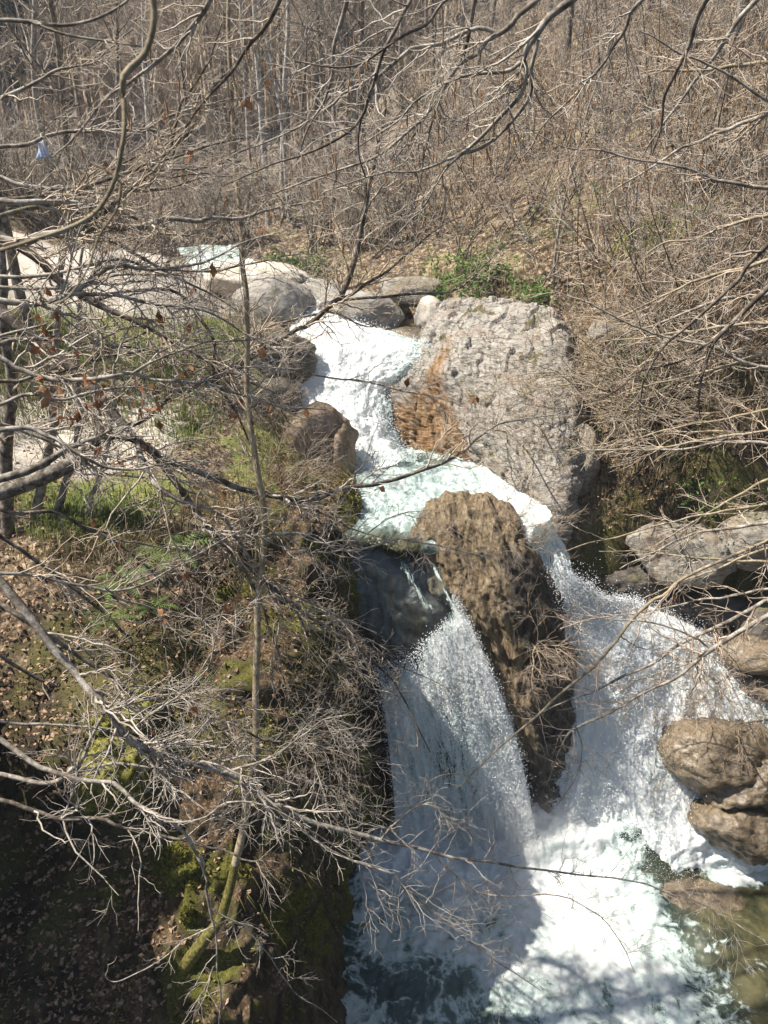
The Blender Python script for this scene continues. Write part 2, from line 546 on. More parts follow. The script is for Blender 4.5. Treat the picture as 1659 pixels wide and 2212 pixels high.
# ------------------------------------------------------------------ ground (height field through control points)
ctrl = []
for px, py, z in [
    (0, 2212, 2.1), (200, 2212, 2.0), (400, 2212, 1.8), (100, 2050, 2.3), (300, 2050, 2.35), (420, 2065, 2.4),
    (50, 1900, 2.5), (250, 1900, 2.7), (60, 1770, 2.9), (300, 1740, 3.3), (60, 1660, 3.5), (280, 1640, 3.75),
    (60, 1550, 3.8), (300, 1500, 4.05), (60, 1350, 4.35), (250, 1300, 4.5), (60, 1200, 4.8), (250, 1180, 4.85),
    (420, 1170, 4.8), (600, 1150, 4.7), (100, 1080, 5.1), (300, 1050, 5.1), (500, 1060, 5.0), (600, 1040, 4.9),
    (100, 950, 5.4), (300, 930, 5.4), (500, 900, 5.4), (50, 800, 6.0), (250, 800, 6.0), (450, 780, 6.0), (540, 760, 5.95),
    (50, 680, 6.7), (250, 680, 6.6), (430, 670, 6.45), (50, 560, 7.2), (200, 560, 7.2), (350, 560, 7.05), (50, 505, 7.4), (300, 510, 7.3)]:
    ctrl.append(PZ(px, py, z))
for px, py, y in [
    (1000, 600, 14.2), (1000, 500, 17), (800, 500, 20), (1300, 500, 14.5), (1600, 500, 13.5), (1300, 300, 18), (1600, 300, 15.5),
    (1000, 300, 24), (700, 300, 34), (700, 450, 25), (1300, 50, 24), (1600, 50, 20), (1000, 50, 33), (700, 50, 48),
    (1300, 750, 12.2), (1600, 750, 11.0), (1600, 950, 9.9), (1400, 950, 10.5), (1600, 1130, 9.3), (1350, 1130, 9.9),
    (1600, 1290, 9.2), (1350, 1270, 9.7), (1650, 1400, 9.0), (820, 590, 16.5), (900, 560, 16.5)]:
    ctrl.append(PY(px, py, y))
ctrl += [np.array(c, float) for c in [
    (-8, 6, 7), (-8, 10, 8), (-10, 14, 9), (-12, 20, 11), (-7, 3, 4.5), (-20, 20, 18), (-16, 8, 16), (-4, 2, 1.5), (-2, 2, 0.8),
    (0.3, 2, -0.9), (3, 2, -0.9), (6, 2, -0.9), (0.3, 5, -0.9), (2, 5, -1.0), (4, 5, -0.7), (6, 5, -0.4), (0.3, 7.4, -0.9), (2, 7.4, -0.8), (4, 7.2, -0.3), (6, 7.4, 0.4),
    (3.5, 8.6, 1.0), (5.3, 8.4, 1.3), (0, 8.9, 3.4), (1, 8.9, 3.4), (2.2, 9.0, 3.2), (0, 9.6, 3.85), (1.5, 9.8, 3.9), (0.5, 10.5, 3.9), (0.2, 11.4, 3.9),
    (-0.4, 12.3, 4.6), (-0.5, 13, 5.5), (-1, 14.5, 5.9), (-2, 16, 6.2), (-3.4, 16.2, 6.4), (-5, 19, 6.6), (-7, 24, 7), (-9, 30, 7.6),
    (1.5, 11.8, 4.8), (2.2, 13.4, 6.2), (0.6, 14.2, 6.3), (-0.4, 15.6, 6.7), (3, 10.8, 4.6),
    (8.5, 9.5, 6.4), (10, 14, 11), (14, 20, 18), (8.5, 5, 3), (9, 2, 3), (20, 30, 24), (12, 6, 12), (7.2, 8.6, 3.6),
    (-2, 60, 20), (-12, 60, 17), (-22, 45, 14), (-15, 30, 9.5), (-12, 85, 34), (20, 60, 38), (-34, 95, 46), (0, 110, 58), (30, 105, 66), (-42, 40, 28), (42, 40, 46), (-45, 110, 52)]]
ctrl = np.array(ctrl)
_d = np.linalg.norm(ctrl[:, None, :2] - ctrl[None, :, :2], axis=2)
_w = np.linalg.solve(np.block([[_d + np.eye(len(ctrl)) * 0.02, np.ones((len(ctrl), 1))], [np.ones((1, len(ctrl))), np.zeros((1, 1))]]), np.append(ctrl[:, 2], 0))

def hbase(x, y):
    sh = np.shape(x)
    q = np.stack([np.ravel(x), np.ravel(y)], 1)
    out = np.empty(len(q))
    for i in range(0, len(q), 20000):
        dd = np.sqrt(((q[i:i + 20000, None] - ctrl[None, :, :2]) ** 2).sum(2))
        out[i:i + 20000] = dd @ _w[:-1] + _w[-1]
    return out.reshape(sh)

def hground(x, y):
    x, y = np.asarray(x, float), np.asarray(y, float)
    h = hbase(x, y)
    p = np.stack([x, y, np.zeros_like(x)], -1)
    far = smooth(14, 40, y)
    h = h + (0.13 + 0.25 * far) * fbm(p * 1.1, 4, 3) + 0.035 * fbm(p * 6.5, 3, 9)
    return h

def blob(x, y, pts, soft=0.5):
    """soft mask around world points (x,y,r)"""
    m = np.zeros_like(x)
    for cx, cy, rx, ry in pts:
        d = np.sqrt(((x - cx) / rx) ** 2 + ((y - cy) / ry) ** 2)
        m = np.maximum(m, smooth(1 + soft, 1 - soft, d))
    return m

nx, ny = 345, 385
uu = np.linspace(-1, 1, nx)
vv = np.linspace(0, 1, ny)
gx = 3.9 * np.sinh(3.2 * uu)
gy = 1.5 + 9.2 * (np.exp(2.6 * vv) - 1)
X, Y = np.meshgrid(gx, gy)
Z = hground(X, Y)
gr = [PZ(190, 990, 5.25), PZ(60, 1010, 5.2), PZ(290, 1040, 5.1)]
gravel = blob(X, Y, [(-6.0, 14.0, 3.0, 2.6), (-4.2, 16.0, 2.0, 1.6), (-4.0, 9.5, 1.3, 1.0), (-5.5, 9.0, 1.5, 1.2)], 0.35)
grass = blob(X, Y, [(-3.9, 11.8, 2.4, 1.2), (-3.2, 8.1, 1.3, 0.5), (-2.2, 12.5, 1.2, 1.4), (-1.4, 9.6, 0.8, 1.3), (5.2, 14.0, 1.2, 0.9)], 0.5) * 0.75
bed = smooth(0.35, -0.1, Z) + blob(X, Y, [(0.6, 10.2, 1.4, 1.6), (-2.0, 15.6, 1.5, 1.2), (-0.7, 14, 0.8, 1)], 0.3) * 0.8
far = smooth(20, 42, Y)
dark_earth = blob(X, Y, [(-2.6, 5.6, 1.5, 1.5), (-2.2, 4.0, 1.6, 1.2), (-3.6, 4.2, 1.5, 1.2)], 0.4) * 0.72  # mask of darker mossy earth on the lower left bank
WATERS = []

# ------------------------------------------------------------------ left bank cliff above the plunge pool
top = [(-1.30, 1.6, 1.3), (-1.25, 2.8, 1.7), (-1.2, 3.8, 2.2), (-1.3, 4.8, 2.9), (-1.25, 5.7, 3.6), (-1.15, 6.5, 4.1), (-0.98, 7.3, 4.45), (-0.80, 8.2, 4.6), (-0.75, 9.2, 4.65), (-0.8, 10.2, 4.75)]
toe = [(-0.35, 1.6, -1), (-0.35, 2.8, -1), (-0.40, 3.8, -1), (-0.42, 4.8, -1), (-0.42, 5.7, -1), (-0.42, 6.5, -1), (-0.30, 7.2, -1), (0.00, 7.85, -1), (-0.35, 9.2, 3.4), (-0.45, 10.2, 3.6)]
rows = []
for a, b in zip(np.array(top), np.array(toe)):
    inl = a + np.array([-1.5, 0.1, 0.0])
    inl[2] = hbase(inl[0], inl[1]) - 0.15
    mid0 = a + np.array([-0.6, 0, 0.02])
    mid0[2] = 0.5 * (a[2] + hbase(mid0[0], mid0[1])) + 0.05
    rows.append([inl, mid0, a, a * 0.78 + b * 0.22 + np.array([0.16, 0, 0.06]), a * 0.45 + b * 0.55 + np.array([0.06, 0, 0]), a * 0.2 + b * 0.8, b])
G = loft(rows, 300, 190)
N = grid_normals(G)
if N[..., 0].mean() < 0:
    N = -N
P_ = G.reshape(-1, 3)
d = 0.20 * fbm(P_ * np.array([1.1, 1.1, 0.8]), 4, 31) + 0.10 * ridged(P_ * np.array([2.6, 2.6, 0.9]), 4, 41) + 0.03 * fbm(P_ * 11, 3, 5)
ix = np.tile(np.linspace(0, 1, 190), 300)
d *= smooth(0.0, 0.25, ix)
CLIFF = P_ + N.reshape(-1, 3) * d[:, None]
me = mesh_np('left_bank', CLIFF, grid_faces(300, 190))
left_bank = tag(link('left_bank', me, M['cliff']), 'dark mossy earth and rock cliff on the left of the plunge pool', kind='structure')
CLIFF_N = N.reshape(-1, 3)

# ------------------------------------------------------------------ rocks
import bmesh as _bm
_ico = {}
def ico(sub):
    if sub not in _ico:
        b = _bm.new()
        _bm.ops.create_icosphere(b, subdivisions=sub, radius=1)
        b.verts.ensure_lookup_table()
        v = np.array([q.co[:] for q in b.verts])
        f = np.array([[q.index for q in fc.verts] for fc in b.faces])
        b.free()
        _ico[sub] = (v, f)
    return _ico[sub]

def rock_shape(dims, seed, sub=5, planes=14, rough=0.10, strat=0.0, flat=0.75):
    r = np.random.default_rng(seed)
    v, f = ico(sub)
    n = r.normal(size=(planes, 3))
    n /= np.linalg.norm(n, axis=1, keepdims=True)
    dd = r.uniform(flat, 1.0, planes)
    dots = v @ n.T
    rad = np.where(dots > 0.05, dd / np.maximum(dots, 0.05), 9)
    k = 26.0
    rr = -np.log(np.exp(-k * rad).sum(1) + math.exp(-k * 1.05)) / k
    p = v * rr[:, None]
    p = p * np.array(dims)
    s0 = float(np.mean(dims))
    nn = v / np.array(dims)
    nn /= np.linalg.norm(nn, axis=1, keepdims=True)
    dsp = rough * s0 * (fbm(p / s0 * 1.7 + seed, 4, seed) * 0.6 + 0.35 * ridged(p / s0 * 3.4 + seed, 4, seed + 5) + 0.16 * ridged(p / s0 * 9 + seed, 3, seed + 8)) + 0.010 * fbm(p * 14, 3, seed)
    if strat:
        q = p @ np.array([0.25, 0.35, 0.9])
        dsp = dsp + strat * s0 * (np.abs(((q / s0 * 5 + 0.5 * fbm(p * 2, 2, seed)) % 1) - 0.5) - 0.25)
    return p + nn * dsp[:, None], f

def rock(name, label, px, py, wpx, hpx, y, mat, seed, depth=None, rotz=0.0, tilt=0.0, sub=5, group=None, **kw):
    c = PY(px, py, y)
    dist = np.linalg.norm(c - CAM)
    w = wpx / FPX * dist / 2
    h = hpx / FPX * dist / 2
    dp = depth if depth else w * 0.9
    # height seen in a tilted view comes from height and depth together
    p, f = rock_shape((w * 1.12, dp, h * 1.12), seed, sub, **kw)
    ct, st = math.cos(tilt), math.sin(tilt)
    p = p @ np.array([[ct, 0, st], [0, 1, 0], [-st, 0, ct]])
    cz, sz = math.cos(rotz), math.sin(rotz)
    p = p @ np.array([[cz, sz, 0], [-sz, cz, 0], [0, 0, 1]])
    base = np.array([0, 0, p[:, 2].min()])
    me = mesh_np(name, p - base, f)
    o = link(name, me, M[mat])
    o.location = c + base
    return tag(o, label, 'rock', group)

def loft_rock(name, label, rows, mat, nv, nu, disp, rust_or_lit_f=None, back=(0, 0.9, -0.5), lo=(-0.2, 0.8, -0.3), ro=(0.35, 0.8, -0.4)):
    R = [[PY(*p) for p in r] for r in rows]
    R = [[np.array(p) for p in r] for r in R]
    R = [[r[0] + np.array(lo)] + r + [r[-1] + np.array(ro)] for r in R]
    R = [[p + np.array(back) for p in R[0]]] + R
    G = loft(R, nv, nu)
    N = grid_normals(G)
    if N[..., 1].mean() > 0:
        N = -N
    P_ = G.reshape(-1, 3)
    N_ = N.reshape(-1, 3)
    Q = P_ + N_ * disp(P_)[:, None]
    ui = np.tile(np.linspace(0, 1, nu), nv)
    vi = np.repeat(np.linspace(0, 1, nv), nu)
    at = {'rust': rust_or_lit_f(ui, vi, Q)} if rust_or_lit_f is not None else None
    org = Q.mean(0)
    org[2] = Q[:, 2].min()
    me = mesh_np(name, Q - org, grid_faces(nv, nu), attrs=at)
    o = link(name, me, M[mat])
    o.location = org
    return tag(o, label, 'rock'), Q, N_

# big outcrop on the right of the middle pool
rows = [
    [(945, 662, 13.7), (1000, 655, 13.5), (1070, 652, 13.3), (1150, 660, 13.0), (1215, 700, 12.5)],
    [(925, 712, 13.0), (975, 705, 12.8), (1050, 705, 12.6), (1140, 725, 12.1), (1228, 780, 11.6)],
    [(900, 772, 12.6), (948, 790, 12.1), (1030, 800, 11.8), (1110, 820, 11.4), (1238, 860, 10.9)],
    [(832, 850, 12.3), (958, 860, 11.75), (1020, 875, 11.4), (1100, 900, 10.9), (1240, 930, 10.5)],
    [(838, 910, 12.1), (975, 925, 11.5), (1030, 945, 11.1), (1110, 980, 10.5), (1232, 1010, 10.15)],
    [(850, 962, 11.9), (992, 985, 11.3), (1050, 1012, 10.8), (1125, 1060, 10.1), (1215, 1110, 9.7)],
    [(860, 1010, 11.7), (1000, 1030, 11.1), (1060, 1060, 10.6), (1130, 1120, 9.9), (1205, 1200, 9.5)]]
def disp_big(p):
    q = p @ np.array([0.25, -0.45, 0.86])
    e1 = p @ np.array([0.9, 0.35, 0.0]); e2 = p @ np.array([-0.3, 0.8, 0.5])
    saw = (q * 4.3 + 0.8 * fbm(p * 1.5, 3, 4)) % 1.0
    saw2 = (q * 11 + 1.3 * fbm(p * 2.6, 3, 14)) % 1.0
    fl = fbm(np.stack([e1 * 2.2, e2 * 2.2, q * 9], -1), 5, 23, 0.6)
    cr = smooth(0.72, 1.0, ridged(np.stack([e1 * 1.1, e2 * 1.3, q * 4.0], -1), 2, 24))
    return 0.08 * fbm(p * 1.2, 3, 21) + 0.065 * saw + 0.022 * saw2 + 0.032 * fl - 0.015 * cr + 0.010 * fbm(p * 15, 3, 2)
def rust_big(u, v, q):
    edge = 1 - smooth(0.0, 0.09, np.abs(u - 0.34 - 0.02 * np.sin(v * 9))) * 1.0
    low = smooth(0.5, 0.85, v) * smooth(0.62, 0.28, u) * 0.75
    return 0.8 * np.clip(edge * smooth(0.2, 0.42, v) * 0.9 + low + 0.5 * smooth(0.36, 0.25, u) * smooth(0.4, 0.6, v) + 0.28 * smooth(0.75, 0.95, v), 0, 1)
loft_rock('rock_outcrop', 'largest grey outcrop with a rusty orange streak, on the right of the middle pool', rows, 'outcrop', 205, 225, disp_big, rust_big)

# ochre fang of rock that splits the fall
rows = [
    [(905, 1150, 9.0), (945, 1102, 9.05), (1015, 1086, 9.05), (1078, 1100, 9.05), (1112, 1132, 9.1)],
    [(885, 1182, 8.62), (940, 1152, 8.48), (1020, 1145, 8.42), (1100, 1165, 8.5), (1155, 1205, 8.75)],
    [(938, 1252, 8.45), (1000, 1236, 8.26), (1068, 1232, 8.2), (1135, 1252, 8.3), (1185, 1285, 8.52)],
    [(1000, 1340, 8.22), (1048, 1325, 8.02), (1100, 1322, 7.95), (1160, 1342, 8.05), (1208, 1368, 8.3)],
    [(1056, 1445, 8.02), (1095, 1440, 7.85), (1140, 1440, 7.78), (1188, 1450, 7.9), (1228, 1465, 8.2)],
    [(1103, 1565, 7.88), (1132, 1565, 7.74), (1162, 1565, 7.70), (1196, 1565, 7.8), (1224, 1565, 8.05)],
    [(1136, 1650, 7.8), (1155, 1660, 7.7), (1174, 1664, 7.68), (1194, 1660, 7.75), (1214, 1650, 7.95)],
    [(1150, 1790, 7.80), (1165, 1800, 7.74), (1180, 1800, 7.72), (1195, 1800, 7.76), (1215, 1790, 7.9)]]
def disp_fang(p):
    q = p @ np.array([0.84, -0.1, 0.42])
    al = p @ np.array([0.42, 0.2, -0.86])
    ac = p @ np.array([0.1, 0.95, 0.1])
    st = np.abs(((q * 5.2 + 0.35 * fbm(p * 1.1, 3, 8)) % 1) - 0.5)
    gro = ridged(np.stack([q * 7, ac * 4, al * 1.3], -1), 5, 52)
    blk = np.floor(al * 2.6 + 0.8 * fbm(p * 1.3, 2, 57) + np.floor(q * 5.2) * 0.37)
    return 0.07 * fbm(p * 1.1, 2, 51) + 0.055 * gro + 0.10 * (st - 0.25) + 0.05 * _hash(blk, np.floor(q * 5.2), blk * 0, 3) + 0.008 * fbm(p * 16, 3, 2)
def ochre_lit_fang(u, v, q):
    return np.clip(smooth(0.62, 0.40, u + 0.12 * (v - 0.4)) * smooth(0.98, 0.7, v) + 0.9 * smooth(0.42, 0.2, v), 0, 1)  # sunlit ochre painted on left and top, shaded dark on the right
loft_rock('rock_fang', 'ochre layered rock fang standing between the two falls', rows, 'fang', 240, 150, disp_fang, ochre_lit_fang, lo=(-0.05, 0.5, -0.1), ro=(0.05, 0.5, -0.1), back=(0, 0.4, -0.5))

# dark slab under the left fall
rows = [
    [(700, 1150, 8.9), (780, 1160, 8.75), (860, 1172, 8.75), (930, 1180, 8.8), (1000, 1190, 8.9)],
    [(715, 1290, 8.45), (780, 1285, 8.40), (850, 1285, 8.38), (930, 1280, 8.38), (1010, 1290, 8.5)],
    [(760, 1450, 8.15), (820, 1440, 8.12), (890, 1405, 8.12), (960, 1360, 8.15), (1040, 1380, 8.3)],
    [(800, 1580, 8.2), (850, 1570, 8.15), (930, 1550, 8.1), (1010, 1520, 8.1), (1090, 1530, 8.2)],
    [(820, 1750, 8.1), (870, 1740, 8.05), (950, 1730, 8.0), (1050, 1710, 8.0), (1130, 1700, 8.1)],
    [(840, 1980, 7.9), (880, 1980, 7.9), (960, 1980, 7.9), (1060, 1980, 7.9), (1150, 1980, 7.9)]]
loft_rock('rock_slab', 'smooth dark wet slab under the thin water of the left fall', rows, 'rock_wet', 130, 110,
          lambda p: 0.06 * fbm(p * 1.5, 4, 61) + 0.03 * ridged(p * 3, 3, 62), back=(0, 0.3, -0.3), lo=(-0.3, 0.2, 0), ro=(0.3, 0.3, 0))

# boulders, upstream to downstream
B = [
    ('big grey boulder with shaded front, at the left of the upper chute', 590, 665, 150, 105, 14.4, 'rock_boulder', 11, dict(depth=0.75, rough=0.05)),
    ('pale flat-topped rock behind the big grey boulder, by the upstream rapid', 560, 606, 190, 60, 16.2, 'rock_slab', 12, dict(depth=1.1, rough=0.06)),
    ('long pale boulder right of the upper chute, beside the dark hollow', 785, 678, 165, 80, 14.3, 'rock_boulder', 13, dict(depth=0.6, tilt=-0.18, rough=0.05)),
    ('rounded grey rock between the two upstream boulders', 695, 640, 95, 60, 15.3, 'rock_boulder', 14, dict(depth=0.7, rough=0.05)),
    ('small pale boulder right of the dark hollow, touching the outcrop', 928, 680, 60, 64, 13.9, 'rock_slab', 15, dict(depth=0.4, rough=0.06)),
    ('brown wet ledge below the dark hollow', 885, 728, 90, 34, 13.5, 'rock_tan_wet', 16, dict(depth=0.5, rough=0.05)),
    ('small pinkish triangular rock left of the cascade top', 588, 728, 56, 58, 13.3, 'rock_pink', 17, dict(depth=0.3, flat=0.55)),
    ('pale lichen-covered rock above the dark hollow', 890, 628, 130, 50, 14.9, 'rock_grey', 18, dict(depth=0.5)),
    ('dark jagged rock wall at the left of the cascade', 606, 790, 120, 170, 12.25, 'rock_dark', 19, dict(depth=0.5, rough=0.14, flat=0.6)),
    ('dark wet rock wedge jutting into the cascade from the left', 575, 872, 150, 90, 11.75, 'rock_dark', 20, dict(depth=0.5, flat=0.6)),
    ('brown angular rock with a mossy top on the left of the middle pool', 672, 975, 180, 185, 10.9, 'rock_pink', 21, dict(depth=0.55, rough=0.12, flat=0.62, rotz=0.3)),
    ('narrow mossy pillar at the pool edge beside the brown angular rock', 738, 985, 50, 130, 10.75, 'rock_pink', 22, dict(depth=0.25, rough=0.12, flat=0.6)),
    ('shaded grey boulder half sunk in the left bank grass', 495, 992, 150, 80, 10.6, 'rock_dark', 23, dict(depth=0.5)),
    ('broad pale sunlit slab on the left bank', 215, 985, 380, 120, 9.7, 'rock_slab', 24, dict(depth=0.9, rough=0.05, flat=0.65)),
    ('low pale slab near the left edge, below the broad sunlit slab', 90, 1062, 260, 70, 9.0, 'rock_slab', 25, dict(depth=0.5, rough=0.05, flat=0.65)),
    ('lichen-grey boulder above the right rapids', 1475, 1195, 220, 120, 9.7, 'rock_grey', 26, dict(depth=0.5, rough=0.12, flat=0.6)),
    ('pale broken rock at the right edge above the rapids', 1635, 1165, 130, 90, 9.6, 'rock_grey', 27, dict(depth=0.5, rough=0.12)),
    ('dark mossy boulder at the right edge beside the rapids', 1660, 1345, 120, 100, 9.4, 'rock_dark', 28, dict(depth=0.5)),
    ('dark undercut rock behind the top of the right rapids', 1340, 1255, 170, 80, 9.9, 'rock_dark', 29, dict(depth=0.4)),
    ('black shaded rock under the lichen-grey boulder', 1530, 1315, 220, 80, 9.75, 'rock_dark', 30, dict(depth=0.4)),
    ('ochre wet stone at the right edge of the rapids', 1650, 1480, 90, 60, 8.85, 'rock_tan_wet', 31, dict(depth=0.4)),
    ('flat ochre stone under shallow water below the dark mossy boulder', 1640, 1410, 130, 50, 8.95, 'rock_tan_wet', 32, dict(depth=0.4)),
    ('largest tan wet boulder rising from the right rapids', 1570, 1635, 205, 115, 7.95, 'rock_tan_wet', 33, dict(depth=0.6, tilt=-0.15, rough=0.13, flat=0.6, strat=0.10)),
    ('dark brown wedge of rock in front of the largest tan boulder', 1605, 1695, 170, 65, 7.6, 'rock_tan_wet', 34, dict(depth=0.35, tilt=0.35, flat=0.6, rough=0.13, strat=0.10)),
    ('tan wet boulder with water pouring over it, at the right pool edge', 1615, 1795, 210, 105, 7.35, 'rock_tan_wet', 35, dict(depth=0.45, tilt=-0.5, rough=0.13, flat=0.6, strat=0.08)),
    ('small ochre stone at the right edge between wet boulders', 1660, 1715, 70, 70, 7.6, 'rock_tan_wet', 36, dict(depth=0.25)),
    ('half-drowned tan stone in the right of the pool', 1510, 1950, 150, 40, 6.75, 'rock_tan_wet', 37, dict(depth=0.4, rough=0.08)),
    ('small grey rock poking out of the right slope above the outcrop', 1312, 716, 64, 44, 12.0, 'rock_grey', 38, dict(depth=0.25)),
    ('pale cracked rock pillar at the foot of the right slope', 1255, 1000, 60, 150, 10.5, 'rock_grey', 39, dict(depth=0.3, rough=0.14, flat=0.6)),
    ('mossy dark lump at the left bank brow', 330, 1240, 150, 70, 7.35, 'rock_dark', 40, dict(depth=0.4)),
]
for lab, px, py, w, h, y, m, sd, kw in B:
    rock('boulder', lab, px, py, w, h, y, m, sd, sub=5 if w * h > 9000 else 4, **kw)

# ------------------------------------------------------------------ water
def water(name, label, G, amp, mat, attrs, seed, sc=(3, 3, 3), fine=0.02, flow=None):
    nv, nu = G.shape[:2]
    N = grid_normals(G)
    if N[..., 2].mean() < 0:
        N = -N
    P_ = G.reshape(-1, 3)
    A = amp.ravel()
    S_ = P_ * np.array(sc)
    if flow:
        S_ = np.stack([np.tile(np.linspace(0, 1, nu), nv) * flow[0], np.repeat(np.linspace(0, 1, nv), nu) * flow[1], np.zeros(nu * nv)], 1)
    d = A * (0.60 * fbm(S_, 4, seed, 0.42) + 0.22 * ridged(S_ * 1.7, 3, seed + 3)) + fine * np.minimum(1, A * 20) * fbm(P_ * 17, 3, seed + 7)
    Q = P_ + N.reshape(-1, 3) * d[:, None]
    WATERS.append(P_)
    uv = np.stack([np.tile(np.linspace(0, 1, nu), nv), np.repeat(np.linspace(0, 1, nv), nu)], 1)
    base = {'foam': np.zeros(nu * nv), 'shallow': np.zeros(nu * nv), 'teal': np.zeros(nu * nv)}
    base.update({k: v.ravel() for k, v in attrs.items()})
    me = mesh_np(name, Q, grid_faces(nv, nu), uv=uv, attrs=base)
    return tag(link(name, me, mat), label, kind='structure'), Q, N.reshape(-1, 3)

def rows_y(rows):
    return np.array([[PY(*p) for p in r] for r in rows])

# lower plunge pool
px_ = np.linspace(-1.4, 7.4, 360)
py_ = np.linspace(3.0, 8.3, 240)
Xp, Yp = np.meshgrid(px_, py_)
Gp = np.stack([Xp, Yp, np.zeros_like(Xp)], -1)
fx, fy, fz = project(Gp.reshape(-1, 3))
fx, fy = fx.reshape(Xp.shape), fy.reshape(Xp.shape)
c = lambda px, py: PZ(px, py, 0)[:2]
def zone(px, py, rx, ry, soft=0.5):
    a = c(px, py)
    bx = abs(c(px + rx, py)[0] - a[0])
    by = abs(c(px, py - ry)[1] - c(px, py + ry)[1]) / 2
    return smooth(1 + soft, 1 - soft, np.sqrt(((Xp - a[0]) / bx) ** 2 + ((Yp - a[1]) / by) ** 2))
foam = np.maximum.reduce([zone(1080, 1850, 330, 150, 0.6), 0.78 * zone(1250, 2030, 300, 160, 0.5), 0.62 * zone(950, 2000, 260, 180, 0.5), 0.72 * zone(1330, 2180, 260, 90, 0.5), 0.9 * zone(1290, 1800, 220, 60), 0.5 * zone(830, 2120, 200, 130), 0.8 * zone(1590, 1885, 90, 30), 0.75 * zone(1500, 1840, 60, 50)])
foam -= 0.55 * zone(1400, 1850, 100, 45, 0.7) + 0.30 * zone(900, 2130, 130, 60, 0.6) + 0.35 * zone(1530, 1960, 100, 70, 0.6) + 0.18 * zone(1480, 2190, 70, 50)
Gp[..., 2] += 0.32 * zone(1090, 1800, 260, 60, 0.8) + 0.38 * zone(1170, 1765, 90, 40, 0.9) + 0.22 * zone(1330, 1850, 170, 45, 0.8)
foam = foam + 0.35 * zone(1300, 1860, 260, 60, 0.6) + 0.25 * zone(1050, 1820, 300, 70, 0.6)
foam = np.minimum(foam, 1.05) - 0.20 * zone(1400, 1855, 80, 30, 0.8)
shallow = smooth(3.25, 4.2, Xp + 0.12 * (Yp - 6))
foam *= 1 - 0.48 * shallow * (1 - zone(1590, 1885, 110, 40)) * (1 - zone(1500, 1840, 60, 50))
amp = 0.035 + 0.11 * zone(1080, 1830, 340, 120, 0.7) + 0.05 * zone(1250, 2000, 320, 220)
amp *= 1 - 0.2 * shallow
_, Qpool, _n = water('river', 'foaming plunge pool below the two falls', Gp, amp, M['pool'],
                     {'foam': foam, 'shallow': shallow, 'teal': 0.30 * zone(1120, 2060, 330, 220, 0.6)}, 71, (2.2, 2.2, 2.2), 0.015)

# middle pool
rows = [[PZ(px, py, z) for px, py, z in r] for r in [
    [(735, 985, 4.46), (830, 968, 4.46), (900, 955, 4.46), (1010, 985, 4.46)],
    [(725, 1045, 4.42), (850, 1035, 4.42), (950, 1030, 4.42), (1100, 1050, 4.42)],
    [(715, 1095, 4.40), (850, 1095, 4.40), (960, 1095, 4.40), (1190, 1110, 4.38)],
    [(705, 1148, 4.36), (800, 1160, 4.33), (900, 1172, 4.31), (1150, 1150, 4.33)],
    [(705, 1180, 4.15), (800, 1192, 4.13), (905, 1205, 4.10), (1150, 1180, 4.15)]]]
G = loft(rows, 160, 220)
x_, y_, _z = project(G.reshape(-1, 3))
x_, y_ = x_.reshape(G.shape[:2]), y_.reshape(G.shape[:2])
fm = 0.46 + 0.34 * smooth(1040, 970, y_) + 0.34 * smooth(1000, 1120, x_) - 0.55 * np.exp(-(((x_ - 930) / 70) ** 2 + ((y_ - 985) / 26) ** 2)) - 0.55 * smooth(1120, 1185, y_) * smooth(980, 880, x_)
sh = 0.8 * np.exp(-(((x_ - 940) / 100) ** 2 + ((y_ - 990) / 30) ** 2)) + smooth(1120, 1170, y_) * smooth(950, 900, x_)
water('river', 'pale turquoise churning middle pool between the cascade and the falls', G, 0.05 + 0 * fm, M['midpool'], {'foam': fm, 'shallow': np.clip(sh, 0, 1), 'teal': np.clip(1 - sh, 0, 1)}, 81, (3, 3, 3), 0.02)

# upper cascade
rows = [
    [(655, 690, 13.5), (690, 686, 13.5), (730, 688, 13.4), (765, 700, 13.3), (800, 715, 13.2)],
    [(640, 730, 13.0), (690, 725, 12.95), (760, 722, 12.9), (850, 738, 12.85), (920, 742, 12.8)],
    [(638, 790, 12.5), (690, 790, 12.4), (760, 785, 12.35), (830, 785, 12.4), (925, 775, 12.55)],
    [(618, 838, 12.2), (680, 845, 12.0), (750, 850, 11.95), (805, 850, 12.0), (850, 845, 12.2)],
    [(655, 905, 11.8), (710, 908, 11.6), (760, 908, 11.5), (810, 910, 11.6), (850, 912, 11.9)],
    [(715, 965, 11.3), (750, 966, 11.2), (790, 966, 11.15), (835, 966, 11.3), (875, 966, 11.7)],
    [(735, 1015, 10.95), (775, 1015, 10.8), (820, 1012, 10.75), (870, 1000, 10.9), (930, 988, 11.2)]]
G = loft(rows_y(rows), 200, 160)
u = np.tile(np.linspace(0, 1, 160), (200, 1)); v = np.tile(np.linspace(0, 1, 200)[:, None], (1, 160))
fm = 1.0 - 0.55 * smooth(0.72, 1.0, u) - 0.3 * smooth(0.85, 1, v) * u
_, Qcas, Ncas = water('waterfall', 'upper white cascade sliding down to the middle pool', G, 0.085 + 0 * fm, M['cascade'], {'foam': fm, 'teal': 0.9 + 0 * fm}, 91, fine=0.009, flow=(8, 12))

